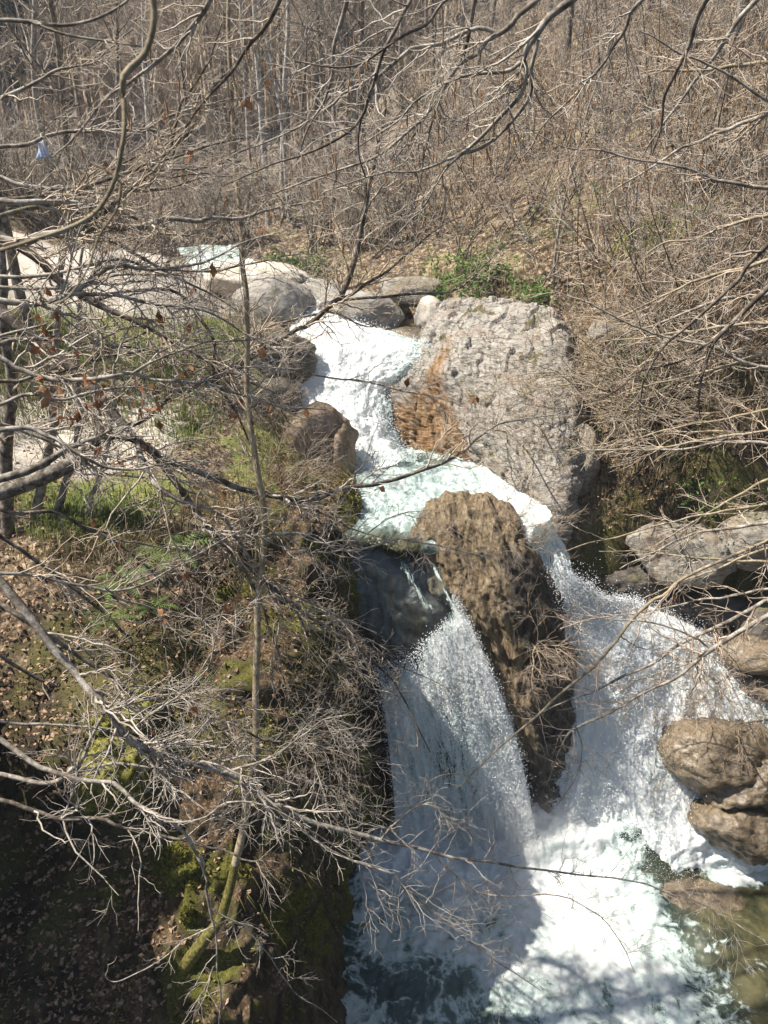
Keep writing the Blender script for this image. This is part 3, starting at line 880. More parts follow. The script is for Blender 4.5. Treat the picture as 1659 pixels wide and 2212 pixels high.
# left fall
ys = [8.55, 8.22, 7.97, 7.75, 7.6, 7.42]
cols = [[(755, 1160), (775, 1290), (815, 1440), (835, 1570), (850, 1710), (860, 1890)],
        [(830, 1175), (850, 1290), (890, 1405), (920, 1545), (945, 1700), (965, 1890)],
        [(890, 1180), (922, 1270), (955, 1350), (1005, 1500), (1045, 1660), (1070, 1860)],
        [(928, 1185), (968, 1258), (1008, 1335), (1068, 1465), (1118, 1610), (1160, 1810)]]
rows = [[PY(cc[i][0], cc[i][1], ys[i]) for cc in cols] for i in range(6)]
G = loft(rows, 220, 150)
u = np.tile(np.linspace(0, 1, 150), (220, 1)); v = np.tile(np.linspace(0, 1, 220)[:, None], (1, 150))
brk = 0.43 - 0.08 * u
fm = 1.02 * smooth(brk - 0.05, brk + 0.10, v) - 0.10
fm += 0.60 * np.exp(-((u - 0.90) / 0.05) ** 2) * smooth(0.0, 0.1, v) * smooth(0.45, 0.35, v)
fm += 0.50 * np.exp(-((u - 0.45 - 0.55 * v) / 0.05) ** 2) * smooth(0.0, 0.1, v) * smooth(0.4, 0.3, v)
fm -= 0.28 * np.exp(-((u - 0.45) / 0.25) ** 2) * smooth(0.45, 0.7, v)
fm += 0.3 * smooth(0.8, 1.0, v)
am = 0.015 + 0.055 * smooth(brk, brk + 0.25, v)
_, Qfall, Nfall = water('waterfall', 'left fall dropping from the dark slab into the pool', G, am, M['fall'], {'foam': fm, 'teal': 0.2 + 0 * fm}, 101, fine=0.011, flow=(13, 8))

# right chute, widening into a fan of white water
rows = rows_y([
    [(1050, 1112, 9.35), (1085, 1104, 9.35), (1120, 1102, 9.35), (1155, 1104, 9.35), (1185, 1116, 9.35)],
    [(1112, 1180, 8.95), (1140, 1176, 8.9), (1168, 1176, 8.88), (1195, 1182, 8.9), (1225, 1200, 9.0)],
    [(1155, 1265, 8.65), (1180, 1262, 8.55), (1210, 1260, 8.52), (1240, 1264, 8.55), (1270, 1278, 8.7)],
    [(1182, 1350, 8.5), (1220, 1345, 8.42), (1262, 1335, 8.5), (1320, 1310, 8.9), (1400, 1305, 9.4)],
    [(1205, 1460, 8.3), (1265, 1450, 8.28), (1340, 1425, 8.4), (1430, 1395, 8.85), (1540, 1390, 9.3)],
    [(1212, 1570, 8.1), (1290, 1560, 8.06), (1380, 1535, 8.2), (1490, 1490, 8.6), (1640, 1470, 8.95)],
    [(1185, 1690, 7.85), (1280, 1690, 7.80), (1380, 1670, 7.85), (1500, 1620, 8.1), (1690, 1580, 8.4)],
    [(1155, 1800, 7.55), (1270, 1810, 7.5), (1390, 1795, 7.48), (1500, 1745, 7.6), (1700, 1690, 7.9)],
    [(1140, 1900, 7.2), (1270, 1900, 7.2), (1390, 1880, 7.15), (1520, 1850, 7.2), (1710, 1800, 7.4)],
    [(1140, 1975, 7.05), (1270, 1975, 7.05), (1390, 1950, 7.0), (1530, 1925, 7.05), (1720, 1905, 7.15)]])
G = loft(rows, 300, 230)
u = np.tile(np.linspace(0, 1, 230), (300, 1)); v = np.tile(np.linspace(0, 1, 300)[:, None], (1, 230)) * 1.1
fm = 0.82 + 0.2 * smooth(0.2, 0.4, v) - 0.30 * smooth(0.85, 1.0, u) * smooth(0.45, 0.6, v) - 0.10 * smooth(0.9, 1.0, v)
fm -= 0.10 * np.exp(-((u - 0.55) / 0.10) ** 2 - ((v - 0.72) / 0.06) ** 2)
am = 0.05 + 0.07 * smooth(0.25, 0.5, v)
_, Qfan, Nfan = water('waterfall', 'right chute bursting into a wide fan of white water', G, am, M['chute'], {'foam': fm, 'teal': 0.55 + 0 * fm, 'shallow': smooth(0.7, 1, u)}, 111, fine=0.015, flow=(13, 12))

# upstream rapid and stream
rows = rows_y([
    [(380, 535, 21), (430, 532, 21), (470, 530, 21), (510, 532, 21)],
    [(400, 560, 18.5), (445, 560, 18.4), (490, 560, 18.3), (540, 560, 18.2)],
    [(430, 590, 16.9), (490, 590, 16.8), (550, 592, 16.6), (640, 592, 16.4)],
    [(560, 620, 15.9), (610, 618, 15.8), (650, 614, 15.7), (700, 612, 15.6)],
    [(615, 650, 14.9), (640, 648, 14.8), (665, 645, 14.8), (690, 645, 14.8)],
    [(630, 690, 13.9), (655, 690, 13.8), (685, 685, 13.7), (740, 690, 13.5)],
    [(625, 715, 13.4), (655, 715, 13.3), (700, 708, 13.2), (770, 715, 13.1)]])
G = loft(rows, 160, 70)
u = np.tile(np.linspace(0, 1, 70), (160, 1)); v = np.tile(np.linspace(0, 1, 160)[:, None], (1, 70))
fm = 0.45 + 0.35 * np.exp(-((v - 0.27) / 0.12) ** 2) + 0.5 * smooth(0.6, 0.75, v) - 0.35 * np.exp(-((v - 0.52) / 0.08) ** 2)
water('river', 'pale upstream rapid running between boulders', G, 0.05 + 0 * fm, M['midpool'], {'foam': fm, 'teal': 0.7 + 0 * fm}, 121, (3, 3, 3), 0.02)
rows = [[PZ(px, py, 6.02) for px, py in r] for r in [[(850, 690), (885, 690), (925, 690)], [(848, 705), (885, 706), (925, 705)], [(846, 722), (885, 724), (922, 722)]]]
G = loft(rows, 40, 40)
water('river', 'small brown pool in the dark hollow beside the cascade', G, 0.012 + np.zeros((40, 40)), M['midpool'], {'foam': np.zeros((40, 40)), 'shallow': np.ones((40, 40))}, 131)

# the bed lies below every water surface
Zc = np.full_like(Z, 99.0)
for q in WATERS:
    iy = np.clip(np.searchsorted(gy, q[:, 1]), 0, ny - 1)
    ix = np.clip(np.searchsorted(gx, q[:, 0]), 0, nx - 1)
    np.minimum.at(Zc, (iy, ix), q[:, 2] - 0.28)
for it in range(3):
    W_ = Zc.copy()
    for a, b in ((1, 0), (-1, 0), (0, 1), (0, -1)):
        W_ = np.minimum(W_, np.roll(Zc, (a, b), (0, 1)) + 0.02)
    Zc = W_
Z = np.minimum(Z, Zc)
me = mesh_np('ground', np.stack([X, Y, Z], -1).reshape(-1, 3), grid_faces(ny, nx),
             attrs={'gravel': gravel.ravel(), 'grass': grass.ravel(), 'bed': np.clip(bed, 0, 1).ravel(), 'far': far.ravel(), 'dark_earth': dark_earth.ravel()})
ground = tag(link('ground', me, M['ground']), 'steep wooded valley sides of leaf litter, grass and gravel', kind='structure')

# spray: droplets thrown off the falls
def spray(n, Q, N, sel, out, up, r0, r1, seed):
    r = np.random.default_rng(seed)
    i = r.choice(np.nonzero(sel)[0], n)
    p = Q[i] + N[i] * (r.exponential(out, n))[:, None] + r.normal(0, 0.03, (n, 3))
    p[:, 2] += r.exponential(up, n) - up * 0.3
    return p, r.uniform(r0, r1, n) ** 1.0
def unit_(a):
    return a / (np.linalg.norm(a, axis=-1, keepdims=True) + 1e-9)
vF = np.repeat(np.linspace(0, 1.1, 300), 230); uF = np.tile(np.linspace(0, 1, 230), 300)
vL = np.repeat(np.linspace(0, 1, 220), 150); uL = np.tile(np.linspace(0, 1, 150), 220)
tet_v = np.array([(1, 1, 1), (-1, -1, 1), (-1, 1, -1), (1, -1, -1)], float) * 0.75
tet_f = np.array([(0, 2, 1), (0, 1, 3), (0, 3, 2), (1, 2, 3)])
allF, allL, allC = (vF > 0.05) & (vF < 0.92), vL > 0.40, np.ones(len(Qcas), bool)
sets = [spray(26000, Qfan, Nfan, allF & (vF > 0.2), 0.035, 0.02, 0.003, 0.0085, 1),
        spray(6000, Qfan, Nfan, allF & (vF > 0.2), 0.10, 0.08, 0.002, 0.006, 11),
        spray(2500, Qfan, Nfan, (uF > 0.8) & (vF > 0.25) & (vF < 0.8), 0.06, 0.06, 0.002, 0.007, 2),
        spray(22000, Qfall, Nfall, allL, 0.03, 0.015, 0.003, 0.008, 3),
        spray(3000, Qfall, Nfall, (uL > 0.93) & (vL > 0.3), 0.04, 0.02, 0.002, 0.007, 4),
        spray(2500, Qfall, Nfall, (uL < 0.06) & (vL > 0.4), 0.04, 0.02, 0.002, 0.007, 14),
        spray(7000, Qfall, Nfall, (vL > 0.82), 0.12, 0.16, 0.0015, 0.005, 6),
        spray(7000, Qfan, Nfan, (vF > 0.70) & (uF < 0.7), 0.12, 0.14, 0.0015, 0.005, 7),
        spray(7000, Qcas, Ncas, allC, 0.03, 0.02, 0.004, 0.010, 5)]
p = np.concatenate([a for a, b in sets]); r = np.concatenate([b for a, b in sets])
rq = np.random.default_rng(44)
qx_ = unit_(rq.normal(size=(len(p), 3))); qy_ = unit_(np.cross(qx_, rq.normal(size=(len(p), 3)))); qz_ = np.cross(qx_, qy_)
TV = tet_v[None, :, 0:1] * qx_[:, None] + tet_v[None, :, 1:2] * qy_[:, None] + tet_v[None, :, 2:3] * qz_[:, None]
V = (p[:, None] + TV * r[:, None, None]).reshape(-1, 3)
F = (np.arange(len(p))[:, None, None] * 4 + tet_f[None]).reshape(-1, 3)
tag(link('spray', mesh_np('spray', V, F), M['spray']), 'fine white droplets thrown off the falls', kind='stuff')

# ------------------------------------------------------------------ vegetation helpers
class Tubes:
    def __init__(s):
        s.V, s.F, s.n = [], [], 0
    def add(s, P, R, sides=3):
        P = np.asarray(P, float); R = np.asarray(R, float)
        if P.ndim == 2:
            P, R = P[None], R[None]
        n, k = P.shape[:2]
        if n == 0:
            return
        T = np.gradient(P, axis=1)
        T /= np.linalg.norm(T, axis=2, keepdims=True) + 1e-9
        m = T.mean(1)
        ref = np.where(np.abs(m[:, 2:3]) < 0.85, np.array([[0, 0, 1.0]]), np.array([[1.0, 0.2, 0]]))
        A = ref[:, None] - T * (T * ref[:, None]).sum(2, keepdims=True)
        A /= np.linalg.norm(A, axis=2, keepdims=True) + 1e-9
        Bn = np.cross(T, A)
        th = np.arange(sides) * 2 * math.pi / sides
        V = P[:, :, None] + R[:, :, None, None] * (A[:, :, None] * np.cos(th)[None, None, :, None] + Bn[:, :, None] * np.sin(th)[None, None, :, None])
        i = (np.arange(n)[:, None, None] * k + np.arange(k - 1)[None, :, None]) * sides
        j = np.arange(sides)[None, None, :]
        jn = (j + 1) % sides
        F = np.stack([i + j, i + jn, i + sides + jn, i + sides + j], -1).reshape(-1, 4) + s.n
        s.V.append(V.reshape(-1, 3)); s.F.append(F)
        s.n += n * k * sides
    def build(s, name, mat, parent=None, org=None, kind=None):
        if not s.V:
            return None
        V = np.concatenate(s.V)
        if org is None and parent is not None:
            org = np.array(parent.location)
        if org is not None:
            V = V - np.asarray(org)
        o = link(name, mesh_np(name, V, np.concatenate(s.F)), mat, parent)
        if kind:
            o['kind'] = kind
        return o

def unit(v):
    return v / (np.linalg.norm(v, axis=-1, keepdims=True) + 1e-9)

def sample(P, R, idx, t):
    k = P.shape[1]
    f = t * (k - 1)
    i = np.minimum(f.astype(int), k - 2)
    w = (f - i)[:, None]
    p = P[idx, i] * (1 - w) + P[idx, i + 1] * w
    r = R[idx, i] * (1 - w[:, 0]) + R[idx, i + 1] * w[:, 0]
    return p, unit(P[idx, i + 1] - P[idx, i]), r

def grow(P, R, per, r, t=(0.15, 1.0), ang=(0.5, 1.1), L=(0.3, 0.6), k=5, up=0.0, wig=0.12, zig=0.12, rs=0.6, rmin=0.001, rmax=1.0, end=0.35, flat=1.0, bias=(0, 0, 0), taperL=0.5):
    """side shoots on tubes P (n,k,3), R (n,k)"""
    n = len(P)
    if n == 0:
        return P, R
    cnt = r.poisson(per, n) if np.isscalar(per) else np.asarray(per)
    idx = np.repeat(np.arange(n), cnt)
    m = len(idx)
    if m == 0:
        return np.zeros((0, k, 3)), np.zeros((0, k))
    tt = r.uniform(t[0], t[1], m)
    p, T, r0 = sample(P, R, idx, tt)
    q = r.normal(size=(m, 3)); q[:, 2] *= flat
    q = unit(q - T * (q * T).sum(1, keepdims=True))
    a = r.uniform(ang[0], ang[1], m)[:, None]
    D = unit(np.cos(a) * T + np.sin(a) * q + np.array(bias))
    ln = r.uniform(L[0], L[1], m) * (1 - taperL * tt)
    st = (ln / (k - 1))[:, None]
    out = np.empty((m, k, 3)); out[:, 0] = p
    sd = unit(np.cross(D, r.normal(size=(m, 3))))
    for j in range(1, k):
        D = unit(D + wig * r.normal(size=(m, 3)) + np.array([0, 0, up]))
        out[:, j] = out[:, j - 1] + st * unit(D + zig * ((-1) ** j) * sd)
    rr = np.clip(r0 * rs, rmin, rmax)
    return out, rr[:, None] * np.linspace(1, end, k)[None]

def limb(pts, n=26, jit=0.022, seed=0):
    """traced limb: (px, py, distance forward, width px) -> world polyline and radii"""
    W = np.array([[*PY(a, b, y), w / 2 / FPX * y * 0.92] for a, b, y, w in pts])
    C = catmull(W, n)
    P = C[:, :3]
    seg = np.linalg.norm(np.diff(P, axis=0), axis=1).sum()
    P = P + np.stack([fbm(np.stack([np.linspace(0, seg * 3, n), np.full(n, seed * 3.3 + a), np.zeros(n)], -1), 3, 5 + a) for a in range(3)], -1) * jit * min(1, seg)
    return P, np.maximum(C[:, 3], 0.0015)

def leafy(name, centres, dirs, size, mat, parent, r, kind='stuff', curl=0.3):
    """small folded leaves"""
    n = len(centres)
    d = unit(dirs)
    s = unit(np.cross(d, r.normal(size=(n, 3))))
    nn = np.cross(d, s)
    sz = np.asarray(size)[:, None] if np.ndim(size) else np.full((n, 1), size)
    a = centres
    b = a + d * sz * 0.5 + s * sz * 0.30 + nn * sz * curl * r.uniform(-1, 1, (n, 1))
    c_ = a + d * sz * 1.0 + nn * sz * curl * r.uniform(-1, 1, (n, 1))
    e = a + d * sz * 0.5 - s * sz * 0.30 + nn * sz * curl * r.uniform(-1, 1, (n, 1))
    V = np.stack([a, b, c_, e], 1).reshape(-1, 3)
    if parent is not None:
        V = V - np.array(parent.location)
    i = np.arange(n)[:, None] * 4
    F = np.concatenate([i + np.array([[0, 1, 2]]), i + np.array([[0, 2, 3]])])
    o = link(name, mesh_np(name, V, F, smooth_shade=False), mat, parent)
    if kind:
        o['kind'] = kind
    return o

def leaf_mat(name, stops, trans=0.25, scale=9):
    s = NT(name)
    n = s.noise(s.world(), scale, 3, 0.6)
    col = s.ramp(n, stops)
    s.fin(col, 0.7, None, 0.2)
    tr = s.n('ShaderNodeBsdfTranslucent')
    s.l(col, tr.inputs[0])
    mx = s.n('ShaderNodeMixShader')
    mx.inputs[0].default_value = trans
    s.l(s.b.outputs[0], mx.inputs[1]); s.l(tr.outputs[0], mx.inputs[2])
    s.l(mx.outputs[0], s.out.inputs[0])
    return s.m
M['leaf_dead'] = leaf_mat('leaf_dead', [(0.3, (0.13, 0.055, 0.028)), (0.5, (0.27, 0.12, 0.055)), (0.7, (0.36, 0.20, 0.10))])
M['leaf_litter'] = leaf_mat('leaf_litter', [(0.3, (0.12, 0.065, 0.04)), (0.48, (0.27, 0.17, 0.105)), (0.65, (0.42, 0.31, 0.21))], 0.1, 40)
M['leaf_ivy'] = leaf_mat('leaf_ivy', [(0.35, (0.06, 0.12, 0.025)), (0.55, (0.13, 0.24, 0.05)), (0.7, (0.23, 0.34, 0.09))], 0.35, 12)
M['fern'] = leaf_mat('fern_green', [(0.35, (0.05, 0.085, 0.02)), (0.65, (0.13, 0.19, 0.05))], 0.3)
M['catkin'] = leaf_mat('catkin_brown', [(0.35, (0.22, 0.11, 0.05)), (0.65, (0.36, 0.21, 0.11))], 0.1)
M['grass_green'] = leaf_mat('grass_green', [(0.3, (0.09, 0.13, 0.03)), (0.6, (0.21, 0.25, 0.08))], 0.3, 4)
M['grass_dry'] = leaf_mat('grass_dry', [(0.3, (0.13, 0.10, 0.045)), (0.5, (0.27, 0.21, 0.105)), (0.7, (0.40, 0.33, 0.19))], 0.2, 5)
M['grass_shaded'] = leaf_mat('grass_shaded', [(0.3, (0.05, 0.05, 0.02)), (0.6, (0.16, 0.13, 0.06))], 0.15, 5)  # darker copy of the dry grass, cliff shade put into its colour
M['moss'] = leaf_mat('moss_yellow_green', [(0.3, (0.045, 0.045, 0.010)), (0.5, (0.15, 0.14, 0.028)), (0.7, (0.29, 0.265, 0.065))], 0.15, 25)
M['moss_dim'] = leaf_mat('moss_dim', [(0.3, (0.05, 0.045, 0.012)), (0.5, (0.12, 0.105, 0.03)), (0.7, (0.22, 0.19, 0.065))], 0.05, 30)
M['needle'] = leaf_mat('needle_dark', [(0.35, (0.012, 0.02, 0.010)), (0.65, (0.04, 0.055, 0.025))], 0.1, 5)

NTRI = {}
def branch(label, main, forks=(), mat='bark', tw='twig_grey', d1=9.0, d2=6.0, d3=4.0, L1=(0.35, 0.9), L2=(0.18, 0.5), L3=(0.08, 0.24), up=0.0, seed=0, rt=0.0018, dead=0, catk=0, name='overhanging_branch', group=None, t0=0.12, bias=(0, 0, 0), flat=0.6, cat='branch'):
    """a limb traced from the photo with forks, side shoots and twigs"""
    r = np.random.default_rng(1000 + seed)
    P0, R0 = limb(main, 34, seed=seed)
    root = empty(name, P0[0], label, cat, group)
    t = Tubes(); t.add(P0, R0, 7)
    lim = t.build('limb', M[mat], root)
    limbs = [(P0, R0)]
    for i, fk in enumerate(forks):
        P, R = limb(fk, 22, seed=seed + 31 * (i + 1))
        t = Tubes(); t.add(P, R, 6)
        fo_ = t.build('fork', M[mat], root); fo_.parent = lim
        limbs.append((P, R))
    tb, tt = Tubes(), Tubes()
    allP2 = []
    for P, R in limbs:
        ln = np.linalg.norm(np.diff(P, axis=0), axis=1).sum()
        sc = np.clip(ln / 2.5, 0.45, 1.1)
        a, ra = grow(P[None], R[None], np.array([max(2, int(d1 * 0.85 * ln))]), r, (t0, 0.98), (0.45, 1.15), (L1[0] * sc, L1[1] * sc), 9, up, 0.14, 0.15, 0.55, rt * 1.5, 0.012, 0.4, flat, bias)
        tb.add(a, ra, 4)
        e, re_ = P[None, -4:], R[None, -4:]
        b, rb = grow(a, ra, d2, r, (0.12, 1.0), (0.4, 1.1), L2, 6, up, 0.16, 0.17, 0.7, rt * 1.1, 0.006, 0.5, flat)
        b2, rb2 = grow(P[None], R[None], np.array([int(d2 * ln * 1.2)]), r, (t0, 1.0), (0.5, 1.2), L2, 6, up, 0.16, 0.17, 0.5, rt * 1.05, 0.005, 0.5, flat)
        b = np.concatenate([b, b2]); rb = np.concatenate([rb, rb2])
        tt.add(b, rb, 3)
        c3, rc3 = grow(b, rb, d3 * 0.7, r, (0.15, 1.0), (0.45, 1.1), L3, 4, up, 0.18, 0.16, 0.75, rt * 0.85, 0.004, 0.6, flat)
        tt.add(c3, rc3, 3)
        allP2.append(c3)
    sb_ = tb.build('side_branch', M[tw], root, kind='stuff')
    ts_ = tt.build('twig_spray', M[tw], root, kind='stuff')
    if ts_ is not None and sb_ is not None:
        ts_.parent = sb_
    ends = np.concatenate(allP2)
    # buds / dead leaves / catkins at the tips
    if dead and len(ends):
        i = r.choice(len(ends), min(dead, len(ends)), replace=False)
        i = np.repeat(i, 2)
        leafy('dead_leaf', ends[i, -1] + r.normal(0, 0.01, (len(i), 3)), r.normal(0, 0.45, (len(i), 3)) + np.array([0, 0, -1.0]), r.uniform(0.045, 0.085, len(i)), M['leaf_dead'], root, r)
    if catk and len(ends):
        i = r.choice(len(ends), min(catk, len(ends)), replace=False)
        p = ends[i, -1]
        ln = r.uniform(0.05, 0.10, len(i))[:, None]
        Pc = np.stack([p + np.array([0, 0, -1.0]) * ln * f + r.normal(0, 0.004, (len(i), 3)) for f in (0, 0.35, 0.7, 1.0)], 1)
        tc = Tubes(); tc.add(Pc, np.tile(np.array([[0.002, 0.0045, 0.0045, 0.002]]), (len(i), 1)), 4)
        tc.build('catkin', M['catkin'], root, kind='stuff')
    return root

# ------------------------------------------------------------------ branches in the foreground, traced from the photograph
branch('long pale limb reaching right across the plunge pool', [(-50, 1205, 4.5, 25), (40, 1300, 4.4, 24), (120, 1395, 4.3, 22), (180, 1474, 4.2, 21), (215, 1519, 4.1, 21), (260, 1589, 4.1, 21), (300, 1614, 4.1, 21), (400, 1649, 4.1, 20), (500, 1674, 4.15, 19), (550, 1709, 4.15, 18), (625, 1754, 4.2, 17), (700, 1779, 4.25, 16), (825, 1816, 4.3, 14), (925, 1841, 4.35, 11), (1052, 1863, 4.4, 9), (1157, 1874, 4.45, 7), (1267, 1885, 4.5, 6), (1378, 1902, 4.5, 5), (1461, 1935, 4.5, 4), (1527, 1957, 4.5, 3.4), (1577, 2001, 4.5, 2.8), (1604, 2062, 4.5, 2)],
       [[(936, 1847, 4.35, 6), (991, 1902, 4.3, 5.5), (1063, 1932, 4.3, 5), (1174, 1929, 4.3, 4.6), (1256, 1957, 4.3, 4), (1312, 1996, 4.3, 3.4), (1350, 2051, 4.3, 2.8), (1372, 2106, 4.3, 2)],
        [(560, 1710, 4.1, 8), (650, 1790, 4.0, 7), (743, 1850, 3.95, 7), (853, 1890, 3.9, 6.5), (909, 1940, 3.9, 6), (958, 1990, 3.9, 5.5), (1008, 2023, 3.9, 5), (1058, 2062, 3.9, 4), (1129, 2112, 3.9, 3), (1163, 2139, 3.9, 2)],
        [(826, 1814, 4.3, 7), (868, 1770, 4.2, 6), (930, 1735, 4.2, 5), (985, 1770, 4.2, 4), (1050, 1840, 4.2, 3)],
        [(480, 1668, 4.1, 10), (560, 1640, 4.0, 8), (640, 1600, 4.0, 6), (700, 1560, 4.0, 4), (780, 1545, 4.0, 2.5)]],
       'bark', 'twig_grey', seed=1, up=-0.01, d1=6.5, d2=4.2, d3=3.0, L1=(0.3, 0.75))
branch('grey limb bending down to the bottom edge left of centre', [(-40, 1580, 3.6, 16), (0, 1599, 3.6, 16), (50, 1634, 3.55, 16), (100, 1669, 3.5, 15), (210, 1691, 3.5, 14), (250, 1701, 3.5, 14), (300, 1739, 3.45, 13), (350, 1764, 3.4, 12), (390, 1799, 3.4, 11), (415, 1839, 3.4, 10), (440, 1894, 3.35, 9), (450, 1954, 3.3, 8), (465, 2024, 3.3, 7), (462, 2084, 3.25, 6), (480, 2154, 3.2, 5.5), (478, 2240, 3.2, 4.5)],
       [[(455, 1958, 3.3, 6), (525, 2004, 3.3, 5.5), (565, 2039, 3.3, 5), (595, 2079, 3.3, 4.5), (655, 2149, 3.3, 4), (725, 2209, 3.3, 3)],
        [(350, 1764, 3.4, 8), (435, 1769, 3.4, 7), (500, 1739, 3.45, 6.5), (580, 1745, 3.5, 5), (680, 1800, 3.5, 4), (760, 1850, 3.5, 3)],
        [(462, 2084, 3.25, 5), (435, 2150, 3.2, 4.5), (395, 2212, 3.15, 3.5)],
        [(400, 2030, 3.3, 5), (350, 2075, 3.25, 5), (300, 2105, 3.2, 4.5), (245, 2125, 3.2, 3.5), (215, 2105, 3.2, 2.5)],
        [(462, 2000, 3.3, 5), (400, 2030, 3.3, 5)]],
       'bark', 'twig_grey', seed=2, d1=5, d2=3.0, d3=2.2, L1=(0.15, 0.4), L2=(0.1, 0.28), L3=(0.05, 0.14), rt=0.0019)
branch('pale forked limb entering from the left edge above the mossy rock', [(-30, 1670, 4.0, 14), (100, 1684, 4.0, 14), (165, 1659, 4.0, 14), (190, 1622, 4.0, 12), (215, 1560, 4.0, 8), (260, 1490, 4.0, 5)],
       [[(165, 1656, 4.0, 10), (260, 1651, 4.0, 9), (385, 1664, 4.0, 6), (470, 1690, 4.0, 4)]], 'bark', 'twig_grey', seed=3, d1=6, d2=4)
branch('dark sagging limb crossing the shaded leaf bank', [(-30, 1725, 3.8, 14), (65, 1744, 3.8, 14), (130, 1764, 3.8, 13), (215, 1766, 3.75, 12), (270, 1791, 3.75, 10), (360, 1804, 3.7, 9), (425, 1824, 3.7, 8), (520, 1850, 3.7, 6), (600, 1860, 3.7, 4), (680, 1900, 3.7, 3)],
       [[(215, 1766, 3.75, 7), (285, 1749, 3.75, 5), (330, 1720, 3.75, 3)]], 'bark_dark', 'twig_grey', seed=4, d1=6, d2=3.5)
branch('thick mossy limb curving across the left bank to the middle pool', [(-40, 1075, 5.2, 44), (0, 1061, 5.2, 44), (100, 1031, 5.2, 40), (175, 996, 5.25, 36), (200, 961, 5.3, 32), (240, 941, 5.3, 26), (280, 941, 5.3, 20), (350, 986, 5.35, 17), (450, 1031, 5.4, 15), (550, 1061, 5.45, 14), (665, 1076, 5.5, 13), (740, 1051, 5.6, 12), (818, 1043, 5.7, 11), (926, 1010, 5.8, 9), (987, 982, 5.85, 7), (1029, 945, 5.9, 5.5), (1080, 916, 5.9, 4), (1198, 893, 5.9, 2.5)],
       [[(240, 945, 5.3, 14), (300, 905, 5.3, 12), (380, 850, 5.4, 10), (440, 832, 5.5, 10), (500, 800, 5.6, 9), (560, 760, 5.7, 5)],
        [(-40, 1040, 5.0, 23), (0, 1030, 5.0, 22), (90, 1000, 5.0, 20), (130, 985, 5.05, 16), (180, 955, 5.1, 12), (240, 925, 5.15, 8)],
        [(600, 1068, 5.45, 6), (690, 1100, 5.5, 5), (760, 1140, 5.5, 4), (850, 1167, 5.5, 3)]],
       'bark_mossy', 'twig_grey', seed=5, d1=6.5, d2=4.5, d3=3, dead=10)
branch('dark diagonal limb leaning down right over the left bank cliff', [(-40, 640, 5.9, 30), (0, 670, 5.9, 30), (75, 731, 5.85, 28), (150, 786, 5.8, 27), (215, 850, 5.75, 25), (275, 930, 5.7, 22), (350, 1000, 5.65, 18), (430, 1110, 5.6, 16), (510, 1200, 5.6, 15), (590, 1270, 5.6, 14), (680, 1340, 5.55, 11), (760, 1390, 5.5, 9), (830, 1450, 5.5, 7), (880, 1530, 5.5, 5), (930, 1620, 5.5, 3)],
       [[(590, 1270, 5.6, 8), (640, 1330, 5.4, 7), (700, 1420, 5.3, 6), (780, 1480, 5.3, 4), (860, 1500, 5.3, 3)],
        [(510, 1200, 5.6, 8), (560, 1290, 5.4, 7), (600, 1420, 5.3, 5), (620, 1520, 5.3, 3)],
        [(650, 1320, 5.55, 7), (720, 1330, 5.5, 6), (800, 1400, 5.4, 5), (870, 1440, 5.4, 3.5), (960, 1480, 5.4, 2)]],
       'bark_dark', 'twig', seed=6, d1=7, d2=4.5, d3=3, up=-0.03)
branch('pale horizontal limb crossing the grassy left bank', [(-30, 765, 4.8, 13), (10, 781, 4.8, 13), (50, 806, 4.8, 13), (140, 821, 4.8, 12), (220, 811, 4.8, 11), (280, 806, 4.85, 10), (340, 821, 4.9, 9), (425, 831, 4.9, 8), (500, 850, 5, 6), (600, 880, 5, 4), (700, 890, 5, 2.5)],
       [[(280, 806, 4.85, 6), (360, 770, 4.9, 5), (450, 740, 5.0, 4), (560, 735, 5.0, 3)], [(420, 831, 4.9, 6), (520, 800, 5.0, 5), (640, 800, 5.1, 4.5), (760, 820, 5.2, 4), (870, 850, 5.2, 3), (1000, 870, 5.2, 2)]], 'bark', 'twig_grey', seed=7, d1=7, d2=4.5, dead=12)
branch('thick pale limb near the upstream gravel at the left', [(-40, 515, 4.6, 20), (0, 520, 4.6, 20), (50, 525, 4.6, 20), (100, 505, 4.6, 19), (175, 495, 4.65, 17), (300, 492, 4.7, 14), (360, 475, 4.75, 12), (425, 480, 4.8, 10), (450, 470, 4.8, 9), (525, 470, 4.9, 7), (600, 450, 5, 5), (700, 435, 5, 3)],
       [[(175, 495, 4.65, 9), (260, 530, 4.7, 8), (340, 575, 4.7, 7), (430, 620, 4.8, 5), (520, 680, 4.8, 3)], [(-40, 425, 4.4, 14), (60, 432, 4.4, 13), (130, 437, 4.5, 13), (190, 440, 4.6, 12), (240, 445, 4.65, 10), (300, 470, 4.7, 7)]],
       'bark', 'twig', seed=8, d1=8, d2=5)
branch('wavy pale limb across the pebble flat at the left edge', [(-30, 645, 4.4, 15), (60, 662, 4.4, 15), (120, 650, 4.4, 14), (170, 620, 4.45, 12), (240, 575, 4.5, 9), (330, 580, 4.55, 8), (430, 565, 4.6, 6), (540, 520, 4.7, 4), (620, 500, 4.7, 2.5)],
       [[(140, 640, 4.4, 9), (230, 632, 4.45, 9), (330, 650, 4.5, 8), (420, 665, 4.6, 6), (520, 720, 4.7, 4), (600, 760, 4.7, 3)]], 'bark', 'twig_grey', seed=9, d1=8, d2=5, dead=6)
